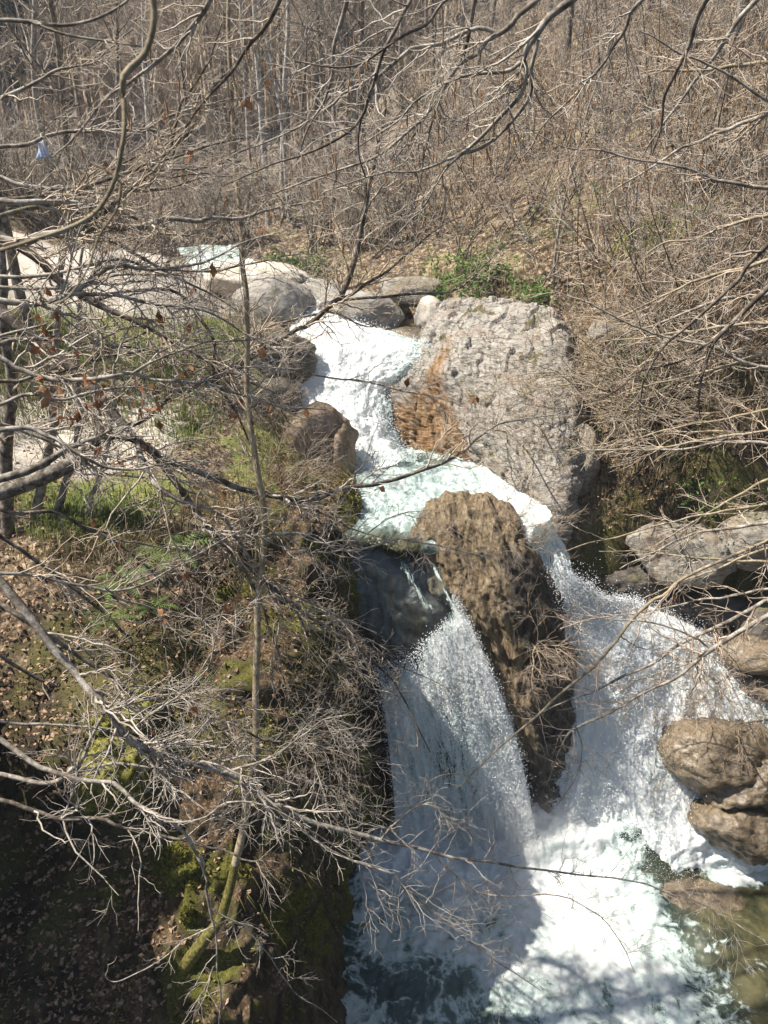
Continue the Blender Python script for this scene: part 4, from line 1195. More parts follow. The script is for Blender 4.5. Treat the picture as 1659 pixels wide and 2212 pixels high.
branch('forked limb rising right into the birches', [(176, 495, 4.65, 12), (260, 435, 4.8, 11), (300, 400, 4.95, 10), (350, 350, 5.15, 9), (370, 320, 5.3, 8), (400, 220, 5.3, 7), (415, 195, 5.3, 6), (435, 160, 5.3, 5), (465, 100, 5.3, 4), (490, 30, 5.3, 3)],
       [[(370, 322, 5.3, 7), (410, 285, 5.3, 6), (430, 240, 5.3, 5), (470, 170, 5.3, 4), (520, 120, 5.4, 3)], [(400, 220, 5.3, 5), (390, 130, 5.3, 4), (380, 40, 5.3, 3)]], 'bark_dark', 'twig', seed=10, up=0.04, d1=8, d2=5)
branch('close out-of-focus stem hanging down at the upper left', [(346, -20, 1.15, 14), (345, 40, 1.15, 13), (322, 118, 1.14, 13), (275, 172, 1.12, 14), (274, 230, 1.12, 11), (276, 310, 1.1, 10), (262, 400, 1.1, 10), (235, 455, 1.1, 9.5), (190, 495, 1.08, 9), (110, 525, 1.06, 8), (0, 556, 1.05, 7), (-40, 560, 1.05, 7)],
       [[(264, 395, 1.1, 6), (255, 450, 1.1, 6), (215, 510, 1.12, 5), (190, 580, 1.12, 4.5), (150, 640, 1.12, 3.5), (120, 655, 1.12, 3)], [(262, 395, 1.1, 4), (235, 370, 1.1, 4), (195, 350, 1.1, 2.5)]],
       'bark_tan', 'bark_tan', seed=11, d1=1.0, d2=0.0, d3=0.0, L1=(0.015, 0.05), rt=0.0008, t0=0.3)
branch('arched pale twig at the top left corner', [(-20, 50, 2.2, 8), (0, 40, 2.2, 8), (60, 42, 2.2, 8), (130, 48, 2.2, 7), (200, 35, 2.2, 6), (262, 0, 2.2, 5), (280, -30, 2.2, 4)], [[(60, 42, 2.2, 5), (150, 75, 2.2, 5), (230, 85, 2.2, 4), (300, 95, 2.2, 2.5)], [(100, 46, 2.2, 4), (75, 20, 2.2, 4), (62, -10, 2.2, 3)]], 'bark', 'twig', seed=12, d1=6, d2=3, d3=1.5, L1=(0.1, 0.3), L2=(0.06, 0.16), L3=(0.03, 0.08), rt=0.0011)
TR = 'twig_grey'
branch('heavy pale limb descending from the top edge right of centre', [(1260, -30, 4.2, 16), (1234, 0, 4.2, 16), (1190, 45, 4.2, 15), (1160, 90, 4.2, 13), (1134, 122, 4.2, 12), (1134, 155, 4.2, 9), (1120, 195, 4.25, 9), (1080, 240, 4.3, 9), (1030, 295, 4.35, 8), (980, 345, 4.4, 7), (955, 380, 4.45, 6), (930, 425, 4.5, 5), (880, 480, 4.6, 4), (800, 560, 4.6, 2.5)],
       [[(1134, 122, 4.2, 9), (1080, 150, 4.2, 8), (1004, 160, 4.2, 6), (920, 200, 4.25, 5), (850, 260, 4.3, 4), (760, 330, 4.35, 3)],
        [(1160, 90, 4.2, 9), (1150, 140, 4.2, 9), (1152, 190, 4.25, 8), (1125, 230, 4.3, 8), (1055, 300, 4.35, 7), (995, 335, 4.4, 6), (905, 370, 4.45, 5), (820, 380, 4.5, 4), (700, 420, 4.5, 2.5)]],
       'bark', TR, seed=13, d1=6, d2=3.5, d3=2.5, catk=14)
branch('dark limb from the top edge sweeping left across the birches', [(1190, -20, 4.6, 12), (1165, 0, 4.6, 12), (1130, 30, 4.6, 11), (1090, 60, 4.6, 11), (1055, 80, 4.6, 9), (1030, 115, 4.6, 8), (980, 165, 4.65, 8), (930, 245, 4.7, 7.5), (895, 280, 4.7, 7), (830, 338, 4.75, 6), (750, 365, 4.8, 5), (660, 400, 4.8, 4), (560, 430, 4.8, 2.5)],
       [[(1070, 72, 4.6, 9), (1015, 65, 4.6, 8), (945, 95, 4.6, 8), (895, 110, 4.6, 7.5), (830, 160, 4.6, 7), (750, 190, 4.6, 6), (700, 240, 4.65, 5), (600, 300, 4.7, 4), (500, 330, 4.7, 2.5)],
        [(960, 190, 4.65, 5), (920, 330, 4.7, 4), (900, 420, 4.7, 3), (860, 540, 4.7, 2)]],
       'bark', TR, seed=14, d1=6, d2=3.5, d3=2.5, catk=14)
branch('slender dark limb from the top edge above the cascade', [(890, -20, 4.0, 8), (880, 0, 4.0, 8), (855, 60, 4.0, 8), (828, 120, 4.0, 7.5), (808, 180, 4.05, 7), (785, 245, 4.1, 6.5), (755, 280, 4.1, 6), (665, 330, 4.15, 5), (575, 355, 4.2, 4), (480, 400, 4.2, 2.5)],
       [[(985, -30, 4.0, 6), (960, 0, 4.0, 6), (920, 60, 4.0, 6), (860, 90, 4.0, 5), (800, 130, 4.0, 5), (740, 150, 4.0, 4), (640, 140, 4.0, 3)], [(785, 245, 4.1, 5), (775, 330, 4.15, 4), (790, 400, 4.2, 3.4), (770, 480, 4.2, 2.5)]], 'bark_dark', TR, seed=15, d1=6, d2=3.5, d3=2.5, catk=14)
branch('dark forked bough standing in front of the upper boulders', [(385, 848, 5.45, 9), (480, 800, 6.1, 10), (570, 755, 6.6, 11), (640, 712, 6.8, 11), (665, 698, 6.8, 12), (720, 660, 6.8, 13), (750, 615, 6.8, 13), (770, 540, 6.8, 12), (785, 450, 6.8, 10), (800, 380, 6.8, 8), (820, 300, 6.8, 6), (830, 220, 6.8, 4)],
       [[(735, 650, 6.8, 7), (800, 648, 6.8, 6.5), (865, 645, 6.8, 6), (954, 635, 6.8, 5), (1010, 607, 6.8, 3.5), (1060, 560, 6.8, 2)], [(700, 672, 6.8, 7), (780, 620, 6.8, 6), (860, 560, 6.8, 5), (930, 500, 6.8, 4), (1000, 470, 6.8, 2.5)], [(690, 680, 6.8, 6), (600, 700, 6.8, 5), (500, 735, 6.8, 4), (400, 760, 6.8, 2.5)]],
       'bark_dark', 'twig', seed=16, up=0.03, d1=8, d2=5, d3=3, rt=0.0032)
branch('bare limb reaching in from the right edge over the slope', [(1690, 500, 4.0, 12), (1659, 527, 4.0, 12), (1604, 580, 4.0, 10), (1580, 625, 4.0, 9), (1520, 680, 4.05, 8), (1445, 740, 4.1, 7), (1405, 800, 4.1, 5), (1385, 870, 4.1, 4), (1375, 950, 4.1, 2.5)],
       [[(1690, 590, 4.1, 14), (1655, 625, 4.1, 14), (1600, 690, 4.1, 12), (1545, 740, 4.1, 11), (1522, 790, 4.1, 8), (1510, 850, 4.1, 5), (1512, 900, 4.1, 3)], [(1545, 740, 4.1, 6), (1480, 770, 4.1, 5), (1380, 800, 4.15, 4), (1300, 860, 4.2, 3), (1200, 890, 4.2, 2)]], 'bark_dark', 'twig_red', seed=17, d1=5, d2=3.2, d3=2.2)
branch('long thin shoot from the right edge across the upper slope', [(1690, 415, 5.0, 9), (1659, 410, 5.0, 9), (1590, 398, 5.0, 8), (1540, 380, 5.0, 7), (1490, 362, 5.0, 6), (1400, 346, 5.0, 5), (1300, 335, 5.0, 4), (1220, 320, 5.0, 3), (1130, 265, 5.0, 2)], [[(1700, 238, 5.2, 6), (1659, 215, 5.2, 6), (1550, 150, 5.2, 5), (1450, 105, 5.2, 4), (1380, 75, 5.2, 3)]], 'bark', 'twig_red', seed=18, d1=5, d2=3.2, d3=2, catk=20)
branch('stout limb from the right edge above the white fan', [(1690, 1300, 5.0, 16), (1659, 1324, 5.0, 15), (1532, 1407, 5.0, 13), (1461, 1462, 5.0, 10), (1350, 1523, 5.0, 9), (1245, 1570, 5.0, 8), (1210, 1620, 5.0, 5), (1180, 1690, 5.0, 3)],
       [[(1690, 1285, 5.2, 12), (1648, 1307, 5.2, 12), (1477, 1390, 5.2, 10), (1394, 1440, 5.2, 8), (1295, 1490, 5.2, 7), (1223, 1517, 5.2, 5), (1160, 1545, 5.2, 3)], [(1535, 1405, 5.0, 7), (1500, 1375, 5.0, 6), (1400, 1350, 5.0, 5), (1300, 1340, 5.0, 4), (1200, 1320, 5.0, 2.5)], [(1245, 1570, 5.0, 5), (1260, 1620, 5.0, 4), (1240, 1690, 5.0, 3), (1200, 1740, 5, 2)]],
       'bark', 'twig_red', seed=19, d1=5.0, d2=2.8, d3=2, rt=0.0023)
branch('straight reddish shoot slanting down left in front of the fan', [(1690, 1145, 5.3, 9), (1659, 1164, 5.3, 9), (1499, 1241, 5.3, 9), (1450, 1280, 5.3, 9), (1394, 1318, 5.25, 9), (1295, 1423, 5.2, 8.5), (1201, 1512, 5.15, 7.5), (1107, 1589, 5.1, 6), (1013, 1672, 5.1, 4), (985, 1710, 5.1, 2.5)], [[(1013, 1672, 5.1, 3), (960, 1672, 5.1, 2.5), (920, 1690, 5.1, 2)]], 'bark_tan', 'twig_red', seed=20, d1=3.6, d2=2.4, d3=1.8, t0=0.05)
branch('thin grey limb reaching over the lip of the left fall', [(430, 1111, 5.6, 11), (438, 1128, 5.2, 10), (450, 1146, 4.9, 10), (550, 1156, 4.9, 9), (650, 1151, 4.95, 7), (743, 1186, 5.0, 6), (853, 1167, 5.0, 5), (960, 1180, 5.05, 4), (1060, 1200, 5.1, 2.5)], [[(560, 1156, 4.9, 5), (650, 1191, 4.9, 5), (750, 1186, 4.9, 4), (850, 1120, 4.9, 3), (930, 1100, 4.9, 2)]], 'bark', 'twig_grey', seed=21, d1=7, d2=4.5, d3=3)
branch('pale limb rising from the left bank cliff brow', [(300, 952, 5.32, 14), (318, 1010, 5.15, 13), (345, 1060, 5.0, 12), (410, 1090, 5.0, 11), (480, 1110, 5.0, 10), (560, 1240, 5.0, 8), (640, 1290, 5.0, 7), (720, 1330, 5.0, 5), (810, 1370, 5.0, 3)], [[(560, 1240, 5.0, 6), (600, 1340, 4.9, 5), (590, 1450, 4.9, 4), (610, 1540, 4.9, 2.5)]], 'bark', 'twig', seed=22, d1=7, d2=4.5, d3=3)
branch('small pale twig fork in the shade left of the sapling', [(264, 1590, 4.1, 8), (300, 1560, 3.95, 6), (380, 1500, 3.9, 6), (440, 1440, 3.9, 5), (465, 1360, 3.9, 4), (475, 1310, 3.9, 3)], [[(440, 1440, 3.9, 4), (470, 1400, 3.9, 3), (540, 1370, 3.9, 2)]], 'bark', 'twig_grey', seed=23, d1=7, d2=4, d3=2, dead=4)
branch('bare limb crossing the shaded cliff from the left edge', [(-30, 1290, 4.6, 16), (80, 1350, 4.6, 15), (180, 1430, 4.6, 13), (260, 1480, 4.6, 11), (380, 1530, 4.6, 9), (500, 1560, 4.6, 8), (600, 1600, 4.6, 6), (720, 1620, 4.6, 4), (850, 1650, 4.6, 2.5)],
       [[(260, 1480, 4.6, 7), (360, 1490, 4.5, 6), (470, 1510, 4.5, 5), (600, 1545, 4.5, 4), (740, 1560, 4.5, 3)], [(380, 1530, 4.6, 6), (470, 1580, 4.6, 5), (580, 1650, 4.6, 4), (700, 1690, 4.6, 3)]], 'bark_dark', 'twig_grey', seed=24, d1=8, d2=5, d3=3.5)
branch('rust-leaved low limb at the left edge', [(-30, 880, 4.2, 10), (60, 850, 4.2, 9), (150, 862, 4.2, 7), (260, 835, 4.2, 5), (350, 840, 4.25, 3)], [[(-30, 735, 4.2, 8), (40, 715, 4.2, 6), (100, 700, 4.2, 4)]], 'bark', 'twig_grey', seed=25, d1=7, d2=4, d3=3, dead=30, L1=(0.15, 0.45), L2=(0.1, 0.25), L3=(0.05, 0.12))
for i, (a, lab) in enumerate([
        ([(-30, 600, 5.0, 9), (100, 590, 5.0, 9), (220, 560, 5.0, 7), (330, 585, 5.0, 6), (470, 590, 5.1, 5), (600, 560, 5.1, 3), (700, 545, 5.1, 2)], 'thin limb crossing the pebble flat above the wavy limb'),
        ([(-30, 380, 5.0, 9), (80, 400, 5.0, 9), (200, 400, 5.0, 7), (330, 410, 5.0, 6), (450, 380, 5.1, 4), (560, 385, 5.1, 2)], 'thin limb level with the blue-glinting leaf, crossing the left wood'),
        ([(-30, 220, 4.5, 8), (50, 190, 4.5, 8), (130, 150, 4.5, 6), (210, 130, 4.5, 4), (290, 60, 4.5, 2.5)], 'curved twiggy limb at the upper left edge'),
        ([(-30, 930, 4.4, 14), (50, 920, 4.4, 13), (110, 950, 4.4, 11), (190, 1000, 4.4, 9), (300, 1015, 4.5, 6), (400, 1000, 4.5, 4), (500, 1010, 4.5, 2.5)], 'pale limb sagging over the broad sunlit slab'),
        ([(-40, 480, 5.4, 23), (80, 560, 5.4, 20), (120, 600, 5.4, 19), (200, 650, 5.4, 16), (290, 700, 5.4, 12), (380, 740, 5.4, 9), (480, 800, 5.4, 6), (600, 850, 5.4, 4)], 'dark slanting limb over the pebble flat'),
        ([(205, 652, 5.4, 10), (300, 625, 5.5, 8), (390, 640, 5.6, 7), (450, 720, 5.6, 8), (465, 800, 5.6, 8), (500, 870, 5.6, 6), (540, 950, 5.6, 4)], 'dark hooked branch above the shaded grey boulder')]):
    branch(lab, a, (), ['bark', 'bark', 'bark', 'bark', 'bark_dark', 'bark_dark'][i], ['twig_grey', 'twig', 'twig', 'twig_grey', 'twig', 'twig_grey'][i], seed=40 + i, d1=8, d2=5, d3=3, L1=(0.3, 0.9))

# ------------------------------------------------------------------ leaning sapling with a mossy foot
sp = [(385, 2110, 4.2, 62), (425, 2050, 4.2, 52), (475, 1989, 4.25, 40), (500, 1909, 4.35, 34), (520, 1809, 4.45, 30), (535, 1714, 4.55, 27), (550, 1624, 4.65, 25), (552, 1509, 4.8, 23), (555, 1341, 4.95, 22), (558, 1270, 5.0, 21), (570, 1191, 5.05, 20), (570, 1081, 5.1, 19), (550, 981, 5.15, 18), (540, 891, 5.2, 17), (532, 811, 5.25, 16), (530, 665, 5.3, 15), (525, 575, 5.35, 14), (522, 450, 5.4, 13), (505, 300, 5.45, 12), (495, 75, 5.5, 10), (490, -60, 5.5, 9)]
P0, R0 = limb(sp, 70, 0.01, 3); R0 = R0 * 0.85
root = empty('sapling', P0[0], 'slender tan sapling with a curved mossy foot, growing from the left cliff', 'tree')
t = Tubes(); t.add(P0[:13], R0[:13] * 1.04, 12); t.build('mossy_foot', M['moss_dim'], root)
t = Tubes(); t.add(P0[11:], R0[11:], 10); t.build('trunk', M['bark_tan'], root)
r = np.random.default_rng(5)
a, ra = grow(P0[None, 25:], R0[None, 25:], np.array([22]), r, (0.1, 1.0), (0.5, 1.1), (0.3, 0.9), 7, 0.03, 0.12, 0.1, 0.35, 0.003, 0.008, 0.35)
b, rb = grow(a, ra, 5, r, (0.1, 1), (0.4, 1.0), (0.15, 0.4), 5, 0.02, 0.14, 0.12, 0.6, 0.0018, 0.004, 0.5)
t = Tubes(); t.add(a, ra, 4); t.add(b, rb, 3); t.build('twig_spray', M['twig'], root, kind='stuff')

# more limbs of the tangle on the left, and long shoots from the right edge
rl = np.random.default_rng(2024)
ORD = ['topmost', 'second', 'third', 'fourth', 'fifth', 'sixth', 'seventh', 'eighth', 'ninth', 'tenth', 'eleventh', 'twelfth', 'thirteenth', 'fourteenth', 'fifteenth', 'sixteenth', 'lowest']
for i, y0 in enumerate([330, 430, 480, 620, 740, 830, 900, 1090, 1130, 1240, 1390, 1500, 1560]):
    D_ = rl.uniform(4.2, 6.2); x = -40.0; y = float(y0); sl = rl.uniform(-0.12, 0.42); w0 = rl.uniform(6, 10)
    n_ = 8; step = rl.uniform(60, 95); pts = []
    for j in range(n_):
        pts.append((x, y, D_ + 0.08 * j, w0 * (1 - j / n_) + 2.2))
        x += step; sl += rl.normal(0, 0.16); y += step * np.clip(sl, -0.6, 0.9)
    k_ = rl.integers(2, 5); fx_, fy_ = pts[k_][0], pts[k_][1]
    s2 = rl.choice([-1, 1]) * rl.uniform(0.3, 0.8); fk = []
    for j in range(5):
        fk.append((fx_, fy_, D_ + 0.08 * (k_ + j), w0 * 0.55 * (1 - j / 5) + 2)); fx_ += 62; fy_ += 62 * s2; s2 *= rl.uniform(0.5, 1.1)
    branch('wiggly bare limb of the left tangle, %s' % (ORD[0] + ' at the left edge' if i == 0 else ORD[i] + ' from the top along the left edge'), pts, [fk], ['bark', 'bark_dark', 'bark_mossy'][i % 3], ['twig_grey', 'twig'][i % 2], seed=60 + i, d1=6.5, d2=4, d3=2.5, group='bare limbs in the tangle on the left', dead=3)
for i, y0 in enumerate([150, 250, 470, 560, 640, 700, 760, 820, 880, 930, 985, 1030, 1080, 1130, 1190, 1230, 1290]):
    D_ = rl.uniform(5.6, 8.2); x = 1700.0; y = float(y0) - rl.uniform(0, 25); sl = rl.uniform(-0.1, 0.30); w0 = rl.uniform(5, 9)
    n_ = 7; step = rl.uniform(50, 85); pts = []
    for j in range(n_):
        pts.append((x, y, D_ + 0.06 * j, w0 * (1 - j / n_) + 1.8))
        x -= step; sl += rl.normal(0.03, 0.10); y += step * np.clip(sl, -0.4, 0.6)
    branch('long thin shoot crossing the right edge, %s' % (ORD[i] + ' of its row' if i in (0, 16) else ORD[i] + ' from the top of its row'), pts, (), ['bark_tan', 'bark', 'bark_tan'][i % 3], ['twig_red', 'twig'][i % 2], seed=90 + i, d1=4.5, d2=3, d3=2.0, L1=(0.3, 0.8), group='long shoots reaching in from the right', rt=0.0028, catk=5, t0=0.03)
for i, (x0, D_) in enumerate([(420, 4.6), (560, 5.0), (700, 4.4), (980, 5.2), (1350, 5.4), (1480, 5.0), (1600, 5.6)]):
    x = float(x0) + 60; y = -30.0; w0 = rl.uniform(6, 10); sl = rl.uniform(-0.9, -0.2); pts = []
    for j in range(7):
        pts.append((x, y, D_ + 0.05 * j, w0 * (1 - j / 7) + 2)); y += 62; x += 62 * sl; sl += rl.normal(0, 0.18)
    branch('thin limb hanging from the top edge, %s from the left of its kind' % ('first' if i == 0 else ORD[i]), pts, (), ['bark', 'bark_dark'][i % 2], ['twig_grey', 'twig'][i % 2], seed=120 + i, d1=6, d2=3.5, d3=2.0, group='thin limbs hanging from the top edge', catk=12)

# ------------------------------------------------------------------ where a pixel's ray meets the ground
def hit(px, py, tmax=120.0):
    px = np.atleast_1d(np.asarray(px, float)); py = np.atleast_1d(np.asarray(py, float))
    u = (px - 829.5) / FPX; v = (1106 - py) / FPX
    D = np.stack([u, CP + v * SP, -SP + v * CP], 1)
    t = np.full(len(px), 3.0); done = np.zeros(len(px), bool)
    for _ in range(90):
        p = CAM + D * t[:, None]
        ix = np.clip(np.searchsorted(gx, p[:, 0]), 0, nx - 1); iy = np.clip(np.searchsorted(gy, p[:, 1]), 0, ny - 1)
        gap = p[:, 2] - Z[iy, ix]
        done |= gap < 0.02
        t = np.where(done, t, t + np.clip(gap * 0.45, 0.02, 4.0))
    p = CAM + D * t[:, None]
    ix = np.clip(np.searchsorted(gx, p[:, 0]), 0, nx - 1); iy = np.clip(np.searchsorted(gy, p[:, 1]), 0, ny - 1)
    p[:, 2] = Z[iy, ix]
    return p[done & (t < tmax)]

def gz(x, y):
    return float(Z[min(np.searchsorted(gy, y), ny - 1), min(np.searchsorted(gx, x), nx - 1)])

# ------------------------------------------------------------------ shrubs and trees
def stems(r, n, H, spread, lean, k=10, r0=(0.012, 0.022), base=0.25, up=0.05, droop=0.0, wig=0.15):
    P = np.empty((n, k, 3))
    P[:, 0] = np.stack([r.normal(0, base, n), r.normal(0, base, n), np.full(n, -0.1)], 1)
    D = unit(np.stack([r.normal(0, spread, n) + lean[0], r.normal(0, spread, n) + lean[1], np.full(n, lean[2])], 1))
    L = r.uniform(0.6, 1.15, n) * H
    for j in range(1, k):
        D = unit(D + wig * r.normal(size=(n, 3)) + np.array([0, 0, up - droop * j / k]))
        P[:, j] = P[:, j - 1] + D * (L / (k - 1))[:, None]
    R = r.uniform(r0[0], r0[1], n)[:, None] * np.linspace(1, 0.18, k)[None]
    return P, R

def shrub(name, label, cat, loc, seed, n=9, H=2.6, spread=0.35, lean=(0, 0, 1), bark='bark_dark', tw='twig', d1=9, d2=6, d3=2.0, L1=(0.5, 1.1), L2=(0.2, 0.5), L3=(0.1, 0.22), rt=0.003, catk=0, group=None, droop=0.0, up=0.05, r0=(0.012, 0.022), base=0.25, dead=0):
    r = np.random.default_rng(seed)
    P, R = stems(r, n, H, spread, lean, r0=r0, base=base, droop=droop, up=up)
    root = empty(name, loc, label, cat, group)
    o = np.zeros(3)
    t = Tubes(); t.add(P, R, 5); t.build('stem', M[bark], root, org=o, kind='stuff')
    a, ra = grow(P, R, d1, r, (0.2, 1.0), (0.4, 1.0), L1, 6, 0.02, 0.13, 0.10, 0.6, rt, 0.012, 0.4)
    b, rb = grow(a, ra, d2, r, (0.15, 1.0), (0.4, 1.0), L2, 4, 0.02, 0.15, 0.14, 0.7, rt * 0.75, 0.006, 0.55)
    c3, rc = grow(b, rb, d3, r, (0.2, 1.0), (0.4, 1.0), L3, 3, 0.0, 0.15, 0.1, 0.75, rt * 0.6, 0.004, 0.6)
    t = Tubes(); t.add(a, ra, 3); t.add(b, rb, 3); t.add(c3, rc, 3)
    ts_ = t.build('twig_spray', M[tw], root, org=o, kind='stuff')
    if catk:
        i = r.choice(len(b), min(catk, len(b)), replace=False)
        p = b[i, -1]
        ln = r.uniform(0.06, 0.13, len(i))[:, None]
        Pc = np.stack([p + np.array([0, 0, -1.0]) * ln * f for f in (0, 0.35, 0.75, 1.0)], 1)
        tc = Tubes(); tc.add(Pc, np.tile(np.array([[0.002, 0.006, 0.006, 0.002]]), (len(i), 1)), 3)
        tc.build('catkin', M['catkin'], root, org=o, kind='stuff').parent = ts_
    return root

def tree(name, label, loc, seed, H=9.0, r0=0.09, bark='bark_dark', tw='twig', group=None, nl=16, d1=7, d2=5, rt=0.007, lean=(0, 0)):
    r = np.random.default_rng(seed)
    k = 14
    P = np.empty((1, k, 3)); P[0, 0] = (0, 0, -0.3)
    D = unit(np.array([[lean[0], lean[1], 1.0]]))
    for j in range(1, k):
        D = unit(D + 0.05 * r.normal(size=(1, 3)) + np.array([0, 0, 0.04]))
        P[:, j] = P[:, j - 1] + D * H / (k - 1)
    R = r0 * np.linspace(1, 0.12, k)[None]
    root = empty(name, loc, label, 'tree', group)
    o = np.zeros(3)
    t = Tubes(); t.add(P, R, 8); tk = t.build('trunk', M[bark], root, org=o)
    a, ra = grow(P, R, np.array([nl]), r, (0.22, 1.0), (0.5, 0.95), (H * 0.18, H * 0.40), 8, 0.06, 0.10, 0.08, 0.45, 0.008, 0.05, 0.25)
    t = Tubes(); t.add(a, ra, 4); t.build('limb', M[bark], root, org=o, kind='stuff').parent = tk
    b, rb = grow(a, ra, d1, r, (0.15, 1.0), (0.4, 0.95), (H * 0.06, H * 0.16), 5, 0.04, 0.13, 0.1, 0.55, rt, 0.016, 0.4)
    c3, rc = grow(b, rb, d2, r, (0.15, 1.0), (0.4, 1.0), (H * 0.025, H * 0.07), 4, 0.02, 0.15, 0.12, 0.7, rt * 0.7, 0.01, 0.5)
    t = Tubes(); t.add(b, rb, 3); t.add(c3, rc, 3); t.build('crown', M[tw], root, org=o, kind='stuff')
    return root

rp = np.random.default_rng(99)
def scatter(protos, pts, smin, smax, label=None, group=None, labels=None):
    for i, p in enumerate(pts):
        src = protos[rp.integers(len(protos))]
        o = copy_tree(src)
        o.location = p
        o.rotation_euler = (0, 0, rp.uniform(0, 6.28))
        s = rp.uniform(smin, smax)
        o.scale = (s, s, s)
        if label: o['label'] = label
        if group: o['group'] = group
    for q in protos:
        q.location = pts[rp.integers(len(pts))]

# hazels with catkins on the right slope
G1 = 'bare hazel shrubs on the right slope'
L1_ = 'bare many-stemmed hazel shrub in the thicket on the right slope'
hz = [shrub('hazel_shrub', L1_, 'shrub', (0, 0, 0), 300 + i, n=9, H=2.9 + 0.3 * i, spread=0.62, tw=['twig_pale', 'twig_grey', 'twig_red'][i], bark=['bark_dark', 'bark', 'bark_mossy'][i], catk=110, group=G1, rt=0.0062, d1=8, d2=4.0, d3=0.7) for i in range(3)]
pts = hit(rp.uniform(1150, 1700, 56), rp.uniform(-40, 640, 56))
pts = np.concatenate([pts, hit(rp.uniform(830, 1200, 32), rp.uniform(20, 560, 32)), hit(rp.uniform(1250, 1700, 8), rp.uniform(640, 900, 8))])
qx, qy, _q = project(pts)
thin = (qx > 1130) & (qx < 1520) & (qy > 340) & (qy < 620) & (rp.uniform(0, 1, len(pts)) < 0.55)
scatter(hz, [p for p, t_ in zip(pts, thin) if p[1] > 9.6 and not t_], 0.7, 1.15)
# thinner grey shrubs on the valley floor and banks
G2 = 'bare brush on the valley floor'
br = [shrub('bare_shrub', 'thin brown shrub in the brush behind the upstream boulders', 'shrub', (0, 0, 0), 320 + i, n=10, H=2.0 + 0.5 * i, spread=0.35, tw=['twig_red', 'twig_grey'][i], bark='bark_dark', group=G2, rt=0.0065, d1=8, d2=3.5, d3=0.5) for i in range(2)]
pts = np.concatenate([hit(rp.uniform(400, 900, 30), rp.uniform(400, 560, 30)), hit(rp.uniform(-20, 420, 18), rp.uniform(380, 500, 18))])
scatter(br, [p for p in pts if p[1] > 16.6], 0.7, 1.3)

# bare trees in the valley
G3 = 'bare trees on the far valley side'
bt = [tree('bare_tree', 'slim bare tree standing in the wood behind the stream', (0, 0, 0), 340 + i, H=8.5 + i, r0=0.085, bark=['bark_dark', 'bark', 'bark_dark'][i], tw=['twig_red', 'twig_grey', 'twig'][i], group=G3) for i in range(3)]
pts = np.concatenate([hit(rp.uniform(-50, 800, 46), rp.uniform(150, 440, 46)), hit(rp.uniform(800, 1250, 16), rp.uniform(-20, 250, 16))])
scatter(bt, [p for p in pts if 21 < p[1] < 60], 0.75, 1.25)

# birches in the middle distance: each trunk traced from the photograph
for i, (px, py, y, rr, lab) in enumerate([
        (578, 425, 24.5, 0.105, 'white birch trunk, left stem of the tall pair behind the sapling'),
        (612, 410, 25.0, 0.095, 'white birch trunk, right stem of the tall pair behind the sapling'),
        (541, 330, 27.0, 0.07, 'thin birch just left of the tall birch pair'),
        (752, 260, 30.0, 0.085, 'single birch with a straight pale trunk near the top centre'),
        (826, 180, 34.0, 0.075, 'distant pale birch right of the single straight birch'),
        (625, 440, 23.5, 0.055, 'slender young birch right of the tall birch pair'),
        (318, 360, 26.0, 0.07, 'thin grey birch left of the forked limb')]):
    p = PY(px, py, y); p[2] = min(p[2], gz(p[0], p[1]) + 0.1)
    tree('birch_tree', lab, p, 360 + i, H=13, r0=rr, bark='bark_birch', tw='twig_red', nl=20, d1=6, d2=4, lean=((-0.05, -0.03, 0.0, -0.03, 0.0, -0.06, 0.02)[i], 0))
for i, (px, py, y, rr, lab) in enumerate([
        (135, 430, 15.0, 0.075, 'dark crooked tree with lichen patches near the blue-glinting leaf'),
        (10, 420, 11.0, 0.085, 'dark mossy trunk at the left edge beside the pebble flat'),
        (250, 440, 19.0, 0.06, 'dark slim trunk behind the pebble flat'),
        (1545, 330, 15.0, 0.13, 'broad grey trunk high on the right slope'),
        (1215, 200, 20.0, 0.10, 'dark crooked trunk near the top right'),
        (1380, 120, 19.0, 0.12, 'grey trunk at the top of the right slope')]):
    p = PY(px, py, y); p[2] = gz(p[0], p[1])
    tree('bare_tree', lab, p, 380 + i, H=8, r0=rr, bark='bark_dark' if i in (0, 1, 2, 4) else 'bark', tw='twig', nl=14, lean=(0.06 * (-1) ** i, -0.05))
p = hit([1200], [600])[0]
tree('bare_tree', 'slim leaning pale sapling above the big outcrop', p, 390, H=5.5, r0=0.03, bark='bark', tw='twig', nl=10, rt=0.004, lean=(-0.12, 0))

